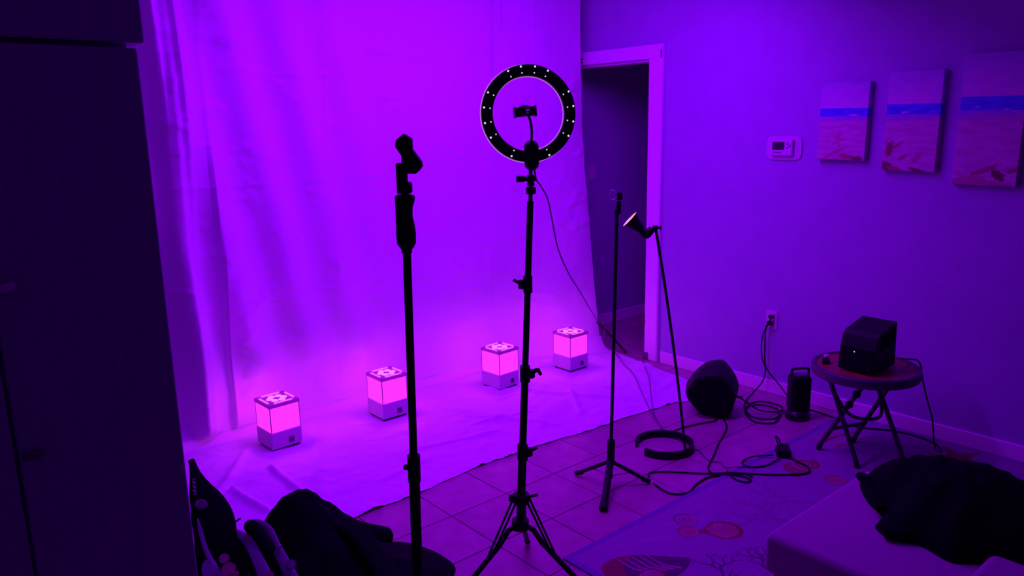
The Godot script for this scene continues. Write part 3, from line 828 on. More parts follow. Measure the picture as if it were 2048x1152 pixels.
# ------------------------------------------------------------------ the microphone stand in the foreground
func singer_stand() -> void:
	var o := thing("microphone_stand", "large black microphone stand with grip and empty mic clip, nearest the camera", "mic stand", Vector3(0.795, 0, -1.272))
	var lean := Vector3(0.012, 0, 0.008)
	var at := func(h: float) -> Vector3: return Vector3(0, h, 0) + lean * (h - 0.7)
	var side := Vector3(0.761, 0, 0.649)
	part(o, "base", MB.new().lathe([Vector2(0, 0.003), Vector2(0.12, 0.003), Vector2(0.125, 0.008), Vector2(0.122, 0.018), Vector2(0.05, 0.028), Vector2(0.02, 0.045), Vector2(0, 0.045)], 40), M.black)
	part(o, "lower_tube", MB.new().cyl(at.call(0.03), at.call(0.975), 0.0115), M.black)
	part(o, "upper_tube", MB.new().cyl(at.call(0.96), at.call(1.44), 0.0083), M.black)
	part(o, "clutch", MB.new().cyl(at.call(0.925), at.call(0.985), 0.0135), M.black)
	var k: Vector3 = at.call(0.958)
	part(o, "clutch_knob", MB.new().cyl(k - side * 0.01, k - side * 0.02, 0.006).cyl(k - side * 0.018, k - side * 0.022, 0.0045), M.black)
	# contoured hand grip, flat at the left and waisted at the right
	var ps := []
	var gh: Vector3 = at.call(1.415)
	var prof := [[0.0, 0.008, 0.008], [0.002, 0.013, 0.012], [0.012, 0.0185, 0.0185], [0.03, 0.0195, 0.0195], [0.045, 0.0185, 0.019], [0.065, 0.0145, 0.0185], [0.082, 0.0155, 0.0185], [0.097, 0.0205, 0.0185], [0.104, 0.0205, 0.0185], [0.107, 0.015, 0.014], [0.107, 0.002, 0.002]]
	for p in prof:
		var row := []
		for s in 25:
			var th := TAU * s / 24
			var rr := lerpf(p[2], p[1], 0.5 + 0.5 * cos(th))
			row.append(gh + Vector3(0, p[0], 0) + side * cos(th) * rr + Vector3(-side.z, 0, side.x) * sin(th) * rr)
		ps.append(row)
	part(o, "hand_grip", MB.new().sheet(ps), M.black)
	part(o, "grip_collar", MB.new().cyl(at.call(1.408), at.call(1.42), 0.0105), M.black)
	# folding clip adapter, seen from its side
	var V := Transform3D(Basis(side, Vector3.UP, side.cross(Vector3.UP)), at.call(1.522))
	part(o, "clip_stem", MB.new().cyl(at.call(1.516), at.call(1.53), 0.007), M.black)
	part(o, "swivel_bracket", MB.new().box(Vector3(-0.004, 0.031, 0), Vector3(0.020, 0.058, 0.022), 0.002, V).box(Vector3(0.008, 0.013, 0), Vector3(0.012, 0.022, 0.022), 0.003, V), M.black)
	var cp := [Vector2(-0.013, 0.091), Vector2(-0.011, 0.103), Vector2(0.0035, 0.115), Vector2(0.018, 0.106), Vector2(0.0185, 0.086), Vector2(0.035, 0.062), Vector2(0.0365, 0.054), Vector2(0.032, 0.047), Vector2(0.024, 0.040), Vector2(0.010, 0.040), Vector2(-0.002, 0.050), Vector2(-0.002, 0.074)]
	var Vc := V * Transform3D(Basis(Vector3(0, 1, 0), 0.0), Vector3(0, 0, 0))
	part(o, "mic_clip", MB.new().prism(cp, 0.032, 0.004, Vc), M.black)

# ------------------------------------------------------------------ the slim stand by the doorway
func small_stand() -> void:
	var o := thing("microphone_stand", "slim black tripod microphone stand in front of the dark doorway", "mic stand", Vector3(2.47, 0, -2.235))
	var lean := Vector3(0.012, 0, 0.010)
	var at := func(h: float) -> Vector3: return Vector3(0, h, 0) + lean * (h - 0.3)
	var side := Vector3(0.761, 0, 0.649)
	part(o, "tube", MB.new().cyl(at.call(0.16), at.call(1.27), 0.008), M.black)
	part(o, "tube_collar", MB.new().cyl(at.call(1.262), at.call(1.285), 0.0105), M.black)
	part(o, "sleeve", MB.new().cyl(at.call(0.105), at.call(0.225), 0.018), M.black)
	var V := Transform3D(Basis(side, Vector3.UP, side.cross(Vector3.UP)), at.call(1.28))
	part(o, "swivel", MB.new().box(Vector3(0.011, 0.012, 0), Vector3(0.012, 0.056, 0.014), 0.003, V).box(Vector3(0.004, 0.02, 0), Vector3(0.014, 0.04, 0.012), 0.003, V), M.black)
	part(o, "clip_block", MB.new().round_box(Vector3(0.010, 0.062, 0), Vector3(0.024, 0.034, 0.03), 0.005, 4, V), M.black)
	var loop := []
	for k in 26:
		var a := TAU * k / 25
		loop.append(V * Vector3(-0.019 + cos(a) * (0.016 + 0.004 * cos(a)), 0.066 - sin(a) * 0.021, 0))
	part(o, "clip_loop", MB.new().tube(loop, 0.0018, 8, 1.0, V.basis.z), M.plastic_white)
	var hub: Vector3 = at.call(0.105)
	for f in [Vector3(-0.045, 0.012, -0.18), Vector3(0.14, 0.012, 0.105), Vector3(-0.205, 0.013, 0.142)]:
		var thick := 0.0165 if f.z > 0.13 else 0.009
		var d := Vector3(f.x, 0, f.z).normalized()
		var lg := part(o, "leg", MB.new().tube([hub + d * 0.01 + Vector3(0, 0.012, 0), f], thick, 12), M.black)
		part(lg, "rubber_foot", MB.new().tube([f - d * 0.03 + Vector3(0, 0.014, 0), f + d * 0.006], thick + 0.0025, 12), M.rubber)
		part(lg, "brace", MB.new().tube([hub + Vector3(0, -0.055, 0) + d * 0.006, (hub + d * 0.01).lerp(f, 0.48)], 0.0032, 6), M.steel)
	part(o, "brace_ring", MB.new().cyl(hub + Vector3(0, -0.066, 0), hub + Vector3(0, -0.046, 0), 0.011).cyl(hub + Vector3(0, -0.05, 0), hub + Vector3(0, 0.02, 0), 0.007), M.black)

# ------------------------------------------------------------------ reading lamp with the open ring foot
func reading_lamp() -> void:
	var o := thing("reading_lamp", "black floor reading lamp with cone shade and open ring foot", "floor lamp", Vector3(2.985, 0, -2.335))
	# flat band bent to a ring that is open at the left
	var rows := []
	var R := 0.142
	var a0 := deg_to_rad(180 + 40 - 22 + 28)
	var a1 := deg_to_rad(180 + 40 - 22 + 28 + 318)
	for k in 61:
		var a := lerpf(a0, a1, k / 60.0)
		var d := Vector3(cos(a), 0, sin(a))
		var row := []
		for q in [[0.0, 0.0], [0.014, 0.0], [0.014, 0.038], [0.0, 0.038], [0.0, 0.0]]: row.append(d * (R - 0.007 + q[0]) + Vector3(0, 0.001 + q[1], 0))
		rows.append(row)
	var mb := MB.new()
	for q in 4:
		var ps := []
		for r in rows: ps.append([r[q], r[q + 1]])
		mb.sheet(ps)
	for e in [rows[0], rows[60]]: mb.face(e.slice(0, 4), (e[0] - rows[30][0]).normalized())
	var ring := part(o, "ring_foot", mb, M.black)
	var la := a0 + 0.16
	part(ring, "woven_label", MB.new().box(Vector3.ZERO, Vector3(0.05, 0.022, 0.0015), 0.0004, Transform3D(Basis(Vector3.UP, PI / 2 - la), Vector3(cos(la), 0, sin(la)) * (R - 0.0085) + Vector3(0, 0.021, 0))), M.patch_grey)
	var foot := Vector3(-0.01, 0.02, 0.141)
	var top := Vector3(2.828, 1.164, -2.294) - o.position
	part(o, "pole", MB.new().tube(smooth([foot, foot + (top - foot) * 0.33 + Vector3(0.006, 0, 0.006), foot + (top - foot) * 0.7 + Vector3(0.006, 0, 0.006), top]), 0.0072, 10), M.black)
	var side := Vector3(0.761, 0, 0.649)
	part(o, "joint", MB.new().cyl(top - side * 0.014, top + side * 0.010, 0.011).cyl(top + side * 0.01, top + side * 0.018, 0.006).cyl(top + side * 0.018, top + side * 0.026, 0.0095), M.black)
	# shade: flared cone whose mouth looks up and away to the left
	var ax := Vector3(-0.492, 0.670, -0.520).normalized()
	var s0 := top - side * 0.014 + Vector3(0, -0.004, 0)
	var elbow := s0 - side * 0.030 + Vector3(0, -0.026, 0)
	part(o, "socket", MB.new().tube(smooth([s0, s0.lerp(elbow, 0.6) + Vector3(0, -0.002, 0), elbow, elbow + ax * 0.03]), [0.016, 0.017, 0.018, 0.0185, 0.0192, 0.0198, 0.02, 0.0205, 0.021, 0.021, 0.021, 0.021, 0.021, 0.021, 0.021, 0.0205, 0.02, 0.02, 0.02], 14), M.black)
	var S := MB.along(elbow, elbow + ax)
	part(o, "shade", MB.new().lathe([Vector2(0.018, 0.0), Vector2(0.020, 0.03), Vector2(0.027, 0.06), Vector2(0.0345, 0.083), Vector2(0.0445, 0.105)], 32, S, true).lathe([Vector2(0.0445, 0.105), Vector2(0.0435, 0.1055)], 32, S), M.black)
	part(o, "shade_lining", MB.new().lathe([Vector2(0.0438, 0.1052), Vector2(0.0335, 0.084), Vector2(0.026, 0.061), Vector2(0.016, 0.05), Vector2(0.0, 0.05)], 32, S, true), M.cream)
	part(o, "bulb", MB.new().lathe([Vector2(0.0, 0.05), Vector2(0.012, 0.052), Vector2(0.019, 0.070), Vector2(0.017, 0.086), Vector2(0.0, 0.096)], 20, S, true), M.warm_bulb)
	var l := OmniLight3D.new()
	l.name = "bulb_light"
	o.add_child(l)
	l.position = S * Vector3(0, 0.07, 0)
	l.light_color = lin(1.0, 0.5, 0.2)
	l.light_energy = 0.004
	l.light_size = 0.012
	l.omni_range = 8.0
	l.omni_attenuation = 2.0
	l.shadow_enabled = true

# ------------------------------------------------------------------ folding table, amplifier, small gadget
func table_and_amp() -> void:
	var c := Vector3(3.6, 0, -1.615)
	var o := thing("folding_table", "small round folding table with reddish wood top and crossed legs", "table", c)
	part(o, "table_top", MB.new().lathe([Vector2(0, 0.472), Vector2(0.222, 0.472), Vector2(0.222, 0.46), Vector2(0, 0.46)], 48), M.wood_red)
	part(o, "rim", MB.new().lathe([Vector2(0.222, 0.474), Vector2(0.226, 0.478), Vector2(0.24, 0.478), Vector2(0.245, 0.472), Vector2(0.245, 0.438), Vector2(0.24, 0.432), Vector2(0.225, 0.432), Vector2(0.222, 0.44), Vector2(0.222, 0.474)], 64), M.rim)
	part(o, "underside", MB.new().lathe([Vector2(0, 0.459), Vector2(0.222, 0.459), Vector2(0.222, 0.448), Vector2(0, 0.448)], 48), M.black)
	var A := Vector3(3.526, 0.021, -1.787) - c
	var B := Vector3(3.461, 0.021, -1.555) - c
	var C := Vector3(3.670, 0.021, -1.426) - c
	var D := Vector3(3.739, 0.021, -1.712) - c
	var At := Vector3(0.0, 0.445, -0.02)
	var Dt := Vector3(0.10, 0.445, 0.10)
	# the first frame crosses from the far feet to the near edge, the second the other way
	At = Vector3(-0.09, 0.445, 0.02).lerp(Vector3(0.02, 0.445, 0.06), 0.55)
	Dt = Vector3(0.10, 0.445, 0.115)
	var Bt := Vector3(-0.165, 0.445, -0.10)
	var Ct := Vector3(0.02, 0.445, 0.03)
	for l in [[A, At], [D, Dt], [B, Bt], [C, Ct]]:
		var lg := part(o, "leg", MB.new().tube([l[0], l[1]], 0.0115, 12), M.dark_steel)
		part(lg, "leg_cap", MB.new().tube([l[0] + Vector3(0, -0.010, 0), l[0] + (l[1] - l[0]).normalized() * 0.02], 0.0128, 12), M.rubber)
	part(o, "lower_crossbar", MB.new().tube([A.lerp(At, 0.26), D.lerp(Dt, 0.26)], 0.0085, 10), M.dark_steel)
	part(o, "curved_crossbar", MB.new().tube(smooth([B.lerp(Bt, 0.78), B.lerp(Bt, 0.55) + Vector3(0.05, -0.01, 0.03), C.lerp(Ct, 0.60) + Vector3(-0.05, -0.03, 0.0), C.lerp(Ct, 0.86)]), 0.0085, 10), M.dark_steel)
	part(o, "top_crossbar", MB.new().tube([At, Dt], 0.0085, 10).tube([Bt, Ct], 0.0085, 10), M.dark_steel)
	for q in [A.lerp(At, 0.60), A.lerp(At, 0.74)]: part(o, "latch", MB.new().round_box(q + Vector3(-0.008, 0.004, 0.004), Vector3(0.03, 0.032, 0.03), 0.006), M.black)
	# amplifier box
	var a := thing("amplifier", "black box amplifier with sloping front on the round folding table", "amplifier", Vector3(3.46, 0.479, -1.6))
	var prof := [Vector2(0.0, 0.004), Vector2(0.012, 0.11), Vector2(0.030, 0.168), Vector2(0.050, 0.186), Vector2(0.215, 0.220), Vector2(0.225, 0.004)]
	# side walls (a wall that faces the viewer with an opening under the top), front, top and back
	var X := Transform3D(Basis(Vector3(1, 0, 0), Vector3(0, 1, 0), Vector3(0, 0, 1)), Vector3.ZERO)
	var body := MB.new()
	body.prism(prof, 0.172, 0.004, X)
	part(a, "cabinet", body, M.black)
	part(a, "front_grille", MB.new().prism([Vector2(-0.003, 0.012), Vector2(0.009, 0.112), Vector2(0.016, 0.112), Vector2(0.008, 0.012)], 0.152, 0.001), M.black_matte)
	part(a, "side_recess", MB.new().prism([Vector2(0.06, 0.100), Vector2(0.055, 0.168), Vector2(0.195, 0.196), Vector2(0.20, 0.125)], 0.012, 0.002, Transform3D(Basis(), Vector3(0, 0, 0.083))), M.black_matte)
	part(a, "power_light", MB.new().lathe([Vector2(0, 0.003), Vector2(0.002, 0.002), Vector2(0.003, 0)], 10, Transform3D(Basis(Vector3(0, 0, 1), PI / 2), Vector3(0.004, 0.095, -0.012)), true), M.cold_led)
	for z in [-0.07, 0.062]: part(a, "grille_screw", MB.new().lathe([Vector2(0, 0.002), Vector2(0.003, 0.001), Vector2(0.0035, 0)], 10, Transform3D(Basis(Vector3(0, 0, 1), PI / 2), Vector3(-0.003, 0.022, z)), true), M.dark_steel)
	for x in [0.03, 0.2]:
		for z in [-0.065, 0.065]: part(a, "foot", MB.new().cyl(Vector3(x, 0, z), Vector3(x, 0.005, z), 0.009, 12), M.rubber)
	var g := thing("pocket_gadget", "small dark gadget with a light round cap beside the amplifier on the table", "gadget", Vector3(3.515, 0.4725, -1.772))
	part(g, "body", MB.new().round_box(Vector3(0, 0.010, 0), Vector3(0.06, 0.02, 0.036), 0.008, 4, Transform3D(Basis(Vector3.UP, 0.5), Vector3.ZERO)), M.black)
	part(g, "stem", MB.new().cyl(Vector3(0.004, 0.018, 0), Vector3(0.004, 0.03, 0), 0.008), M.black)
	part(g, "cap", MB.new().lathe([Vector2(0, 0.042), Vector2(0.012, 0.041), Vector2(0.0155, 0.037), Vector2(0.0155, 0.03), Vector2(0, 0.029)], 18, Transform3D(Basis(), Vector3(0.004, 0, 0))), M.plastic_white)

# ------------------------------------------------------------------ floor monitor and the black tower
func monitor_and_tower() -> void:
	var o := thing("floor_speaker", "black wedge shaped loudspeaker standing on the tiles beside the sheet", "speaker", Vector3(3.55, 0.002, -2.445))
	# front outline as the photographer sees it; the body narrows to the back
	var fr := [Vector2(-0.149, 0.153), Vector2(-0.108, 0.22), Vector2(-0.07, 0.253), Vector2(0.037, 0.265), Vector2(0.079, 0.232), Vector2(0.124, 0.149), Vector2(0.10, 0.003), Vector2(-0.062, 0.010), Vector2(-0.139, 0.108)]
	var bk := [Vector2(-0.158, 0.135), Vector2(-0.103, 0.225), Vector2(-0.035, 0.285), Vector2(0.058, 0.305), Vector2(0.126, 0.22), Vector2(0.156, 0.15), Vector2(0.12, 0.003), Vector2(-0.05, 0.008), Vector2(-0.135, 0.09)]
	var side := Vector3(0.563, 0, 0.826)
	var back := Vector3(0.826, 0, -0.563)
	var mb := MB.new()
	var rings := []
	for k in [[0.0, 0.93, 0], [0.004, 0.975, 0], [0.014, 1.0, 0], [0.06, 1.0, 1], [0.115, 1.0, 1], [0.165, 1.0, 1], [0.195, 0.96, 1], [0.205, 0.86, 1]]:
		var row := []
		var f: float = k[0] / 0.205
		for q in fr.size():
			var p: Vector2 = fr[q].lerp(bk[q], pow(f, 0.8))
			var m := Vector2(0.0, 0.14)
			p = m + (p - m) * k[1]
			p.y = maxf(p.y, 0.003)
			row.append(side * p.x + Vector3.UP * p.y + back * (k[0] - 0.07))
		rings.append(row)
	# round the corners of each ring
	for r in rings.size():
		var src: Array = rings[r]
		var dst := []
		var n := src.size()
		for q in n:
			var a: Vector3 = src[(q + n - 1) % n]
			var b: Vector3 = src[q]
			var c: Vector3 = src[(q + 1) % n]
			var e := 0.3
			var p0 := b.lerp(a, e)
			var p2 := b.lerp(c, e)
			for s in 5:
				var f := s / 4.0
				dst.append(p0.lerp(b, f).lerp(b.lerp(p2, f), f))
		dst.append(dst[0])
		rings[r] = dst
	mb.sheet(rings, -1.0)
	mb.face(rings[0].slice(0, rings[0].size() - 1), -back)
	mb.face(rings[-1].slice(0, rings[-1].size() - 1), back)
	part(o, "cabinet", mb, M.black)
	var gr := MB.new()
	var gp := []
	for p in fr: gp.append((p - Vector2(0.0, 0.135)) * 0.86 + Vector2(-0.002, 0.132))
	gr.prism(gp, 0.006, 0.002, Transform3D(Basis(side, Vector3.UP, side.cross(Vector3.UP)), -back * 0.0725))
	part(o, "grille", gr, M.black_matte)
	part(o, "handle_recess", MB.new().tube([side * 0.098 + Vector3.UP * 0.222 + back * -0.03, side * 0.107 + Vector3.UP * 0.203 + back * -0.03], 0.006, 8), M.black_gloss)
	part(o, "cable_socket", MB.new().cyl(side * 0.10 + Vector3.UP * 0.125 + back * 0.0, side * 0.165 + Vector3.UP * 0.115 + back * -0.01, 0.008), M.rubber)
	var t := thing("tower_unit", "slim black tower unit with carry handle on a wide foot near the wall outlet", "tower unit", Vector3(3.86, 0, -2.09))
	var T := Transform3D(Basis(Vector3.UP, deg_to_rad(-40)), Vector3.ZERO)
	part(t, "foot", MB.new().lathe([Vector2(0, 0.002), Vector2(0.07, 0.002), Vector2(0.078, 0.012), Vector2(0.076, 0.03), Vector2(0.06, 0.055), Vector2(0, 0.06)], 32, Transform3D(Basis().scaled(Vector3(1, 1, 0.85)), Vector3.ZERO) , true), M.black_gloss)
	part(t, "housing", MB.new().round_box(Vector3(0, 0.15, 0), Vector3(0.112, 0.21, 0.09), 0.02, 5, T), M.black)
	part(t, "front_grille", MB.new().round_box(Vector3(0, 0.145, 0.043), Vector3(0.088, 0.17, 0.008), 0.003, 3, T), M.black_matte)
	part(t, "carry_handle", MB.new().tube(smooth([T * Vector3(-0.046, 0.235, 0), T * Vector3(-0.046, 0.272, 0), T * Vector3(-0.038, 0.287, 0), T * Vector3(0.038, 0.291, 0), T * Vector3(0.047, 0.276, 0), T * Vector3(0.048, 0.235, 0)], 5), 0.007, 10), M.black)
	part(t, "top_plate", MB.new().round_box(Vector3(0, 0.254, 0), Vector3(0.072, 0.012, 0.05), 0.005, 4, T), M.plastic_grey)
	part(t, "foot_button", MB.new().cyl(T * Vector3(-0.035, 0.03, 0.046), T * Vector3(-0.035, 0.04, 0.06), 0.01), M.plastic_grey)

# ------------------------------------------------------------------ canvases, thermostat, outlet, switch
func beach(sd: int, marks: int) -> ImageTexture:
	var w := 220
	var h := 360
	var im := Image.create(w, h, false, Image.FORMAT_RGB8)
	var nz := FastNoiseLite.new()
	nz.seed = sd; nz.frequency = 0.02; nz.fractal_octaves = 4
	for j in h:
		for i in w:
			var f := float(j) / h
			var n := nz.get_noise_2d(i * 0.5, j * 2.0)
			var c: Color
			if f < 0.33: c = lin(0.42, 0.5, 0.62).lerp(lin(0.62, 0.62, 0.66), clampf(f / 0.33 + n * 0.5, 0, 1))
			elif f < 0.43:
				c = lin(0.05, 0.16, 0.62).lerp(lin(0.10, 0.28, 0.78), clampf(0.5 + n * 2.0 + 0.5 * sin(j * 0.9), 0, 1))
				if n > 0.42 and f > 0.40: c = lin(0.7, 0.72, 0.8)
			elif f < 0.50: c = lin(0.3, 0.36, 0.62).lerp(lin(0.52, 0.45, 0.47), clampf((f - 0.43) / 0.07 + n, 0, 1))
			else: c = lin(0.50, 0.42, 0.42).lerp(lin(0.60, 0.51, 0.52), clampf(0.5 + n * 1.6, 0, 1))
			im.set_pixel(i, j, c)
	var rng := RandomNumberGenerator.new()
	rng.seed = sd
	var blob := func(cx: float, cy: float, rx: float, ry: float, rot: float, c: Color) -> void:
		for j in range(int(cy - 40), int(cy + 40)):
			for i in range(int(cx - 60), int(cx + 60)):
				if i < 0 or j < 0 or i >= w or j >= h: continue
				var d := Vector2(i - cx, j - cy).rotated(-rot)
				var q := Vector2(d.x / rx, d.y / ry).length() + 0.5 * nz.get_noise_2d(i * 5.0, j * 5.0)
				if q < 1.0: im.set_pixel(i, j, c)
	var brown := lin(0.36, 0.18, 0.14)
	var dark := lin(0.16, 0.06, 0.06)
	var tan_c := lin(0.46, 0.30, 0.26)
	if marks == 0:
		for k in 5: blob.call(95 + 16 * cos(k * TAU / 5), 262 + 22 * sin(k * TAU / 5), 16, 6, k * TAU / 5, tan_c)
		blob.call(80, 322, 60, 9, -0.5, tan_c)
		blob.call(150, 340, 50, 12, 0.2, brown); blob.call(185, 345, 25, 10, 0, dark); blob.call(40, 354, 40, 6, 0, brown); blob.call(110, 352, 60, 8, 0, tan_c)
	elif marks == 1:
		blob.call(28, 278, 14, 26, 0.2, dark); blob.call(60, 262, 26, 5, -0.5, brown)
		for k in 6: blob.call(28, 255 + 8 * k, 20, 2, 0.2, brown)
		blob.call(85, 305, 20, 7, -0.5, brown); blob.call(140, 305, 26, 12, -0.7, tan_c)
		blob.call(20, 338, 26, 16, 0.3, dark); blob.call(55, 348, 34, 10, 0.2, brown); blob.call(150, 350, 40, 7, 0.2, dark)
	else:
		blob.call(110, 312, 50, 7, -0.3, brown); blob.call(155, 325, 24, 12, 0.3, dark); blob.call(60, 345, 70, 16, -0.1, tan_c)
		blob.call(205, 310, 22, 7, -0.2, brown); blob.call(150, 350, 80, 9, 0.1, tan_c)
	return ImageTexture.create_from_image(im)

func wall_things() -> void:
	var face := 4.12
	var cs := [[-2.192, -1.924, 1.426, 1.836, "smallest beach canvas painting, left of the three on the wall", 1], [-1.832, -1.568, 1.378, 1.875, "middle sized beach canvas painting between the other two on the wall", 2], [-1.486, -1.208, 1.322, 1.936, "tallest beach canvas painting, nearest the right edge on the wall", 3]]
	for k in 3:
		var c: Array = cs[k]
		var hw: float = (c[1] - c[0]) / 2
		var hh: float = (c[3] - c[2]) / 2
		var o := thing("canvas_painting", c[4], "painting", Vector3(face, (c[2] + c[3]) / 2, (c[0] + c[1]) / 2), 0.0, "beach canvases in a row on the right wall")
		o.rotation.x = deg_to_rad(0.6)
		var m := mat(Color.WHITE, 0.8)
		m.albedo_texture = beach(60 + k, k)
		var mb := MB.new()
		var x := -0.034
		var b := 0.003
		mb.face([Vector3(x, hh - b, -hw + b), Vector3(x, hh - b, hw - b), Vector3(x, -hh + b, hw - b), Vector3(x, -hh + b, -hw + b)], Vector3(-1, 0, 0), [Vector2(0.02, 0.02), Vector2(0.98, 0.02), Vector2(0.98, 0.98), Vector2(0.02, 0.98)])
		for e in [[Vector3(0, 1, 0), [Vector2(-hw, hh), Vector2(hw, hh)], 0.0, 0.02], [Vector3(0, -1, 0), [Vector2(-hw, -hh), Vector2(hw, -hh)], 0.98, 1.0]]:
			var a: Vector2 = e[1][0]
			var d: Vector2 = e[1][1]
			mb.face([Vector3(x, a.y - e[0].y * b, a.x + b), Vector3(x, d.y - e[0].y * b, d.x - b), Vector3(x + b, d.y, d.x), Vector3(0, d.y, d.x), Vector3(0, a.y, a.x), Vector3(x + b, a.y, a.x)], e[0], [Vector2(0, e[2]), Vector2(1, e[2]), Vector2(1, e[3]), Vector2(1, e[3]), Vector2(0, e[3]), Vector2(0, e[3])])
		for s in [-1.0, 1.0]:
			var z: float = s * hw
			var u := 0.0 if s < 0 else 1.0
			mb.face([Vector3(x, hh - b, z - s * b), Vector3(x + b, hh, z), Vector3(0, hh, z), Vector3(0, -hh, z), Vector3(x + b, -hh, z), Vector3(x, -hh + b, z - s * b)], Vector3(0, 0, s), [Vector2(u, 0), Vector2(u, 0), Vector2(u, 0), Vector2(u, 1), Vector2(u, 1), Vector2(u, 1)])
		part(o, "painted_canvas", mb, m)
		part(o, "stretcher", MB.new().box(Vector3(-0.004, 0, 0), Vector3(0.006, hh * 2 - 0.01, hw * 2 - 0.01), 0.001), M.cream)
	# thermostat
	var t := thing("thermostat", "white wall thermostat with dark screen left of the beach canvases", "thermostat", Vector3(face, 1.487, -2.41))
	var plate := []
	for q in 32:
		var a := TAU * q / 32
		plate.append(Vector2(signf(cos(a)) * pow(absf(cos(a)), 0.42) * 0.11, signf(sin(a)) * pow(absf(sin(a)), 0.42) * 0.069))
	part(t, "wall_plate", MB.new().prism(plate, 0.009, 0.002, Transform3D(Basis(Vector3(0, 0, 1), Vector3(0, 1, 0), Vector3(-1, 0, 0)), Vector3(-0.0045, 0, 0))), M.plastic_white)
	part(t, "case", MB.new().round_box(Vector3(-0.019, 0.003, -0.004), Vector3(0.022, 0.092, 0.135), 0.006, 5), M.plastic_white)
	part(t, "screen", MB.new().box(Vector3(-0.030, 0.013, -0.024), Vector3(0.003, 0.044, 0.076), 0.001), M.screen)
	for q in [[0.025, 0.034], [0.003, 0.034], [0.014, 0.048]]: part(t, "button", MB.new().cyl(Vector3(-0.029, q[0], q[1]), Vector3(-0.0325, q[0], q[1]), 0.006, 12), M.plastic_grey)
	for q in [-0.048, -0.03, -0.012]: part(t, "button", MB.new().box(Vector3(-0.0305, -0.024, q), Vector3(0.003, 0.006, 0.011), 0.001), M.plastic_grey)
	# outlet
	var u := thing("wall_outlet", "white wall outlet with two black plugs in it", "outlet", Vector3(face, 0.462, -2.433))
	part(u, "cover_plate", MB.new().round_box(Vector3(-0.003, 0, 0), Vector3(0.007, 0.115, 0.078), 0.003, 3), M.plastic_white)
	for y in [0.022, -0.02]: part(u, "socket", MB.new().round_box(Vector3(-0.0065, y, 0), Vector3(0.004, 0.03, 0.034), 0.0015, 3), M.plastic_white)
	var p := thing("power_plug", "upper black plug in the white wall outlet", "plug", Vector3(face - 0.0085, 0.484, -2.433))
	part(p, "body", MB.new().round_box(Vector3(-0.011, 0, 0.004), Vector3(0.022, 0.02, 0.03), 0.006, 4), M.black)
	part(p, "prong_collar", MB.new().box(Vector3(-0.001, 0, 0.004), Vector3(0.002, 0.014, 0.02), 0.0005), M.rubber)
	var p2 := thing("power_plug", "lower black plug in the white wall outlet, with cords hanging", "plug", Vector3(face - 0.0085, 0.442, -2.433))
	part(p2, "body", MB.new().round_box(Vector3(-0.014, 0, 0.0), Vector3(0.028, 0.024, 0.036), 0.008, 4), M.black)
	part(p2, "strain_relief", MB.new().tube([Vector3(-0.022, -0.004, -0.008), Vector3(-0.032, -0.018, -0.014)], 0.006, 8), M.rubber)
	# switch plate in the hall
	var s := thing("light_switch", "small pale switch plate on the dark hall wall through the doorway", "light switch", Vector3(4.465, 1.265, -4.27))
	part(s, "cover_plate", MB.new().round_box(Vector3(0, 0, 0.003), Vector3(0.078, 0.118, 0.007), 0.003, 3), M.plastic_white)
	part(s, "toggle", MB.new().box(Vector3(0, 0.004, 0.009), Vector3(0.01, 0.02, 0.012), 0.002), M.plastic_white)

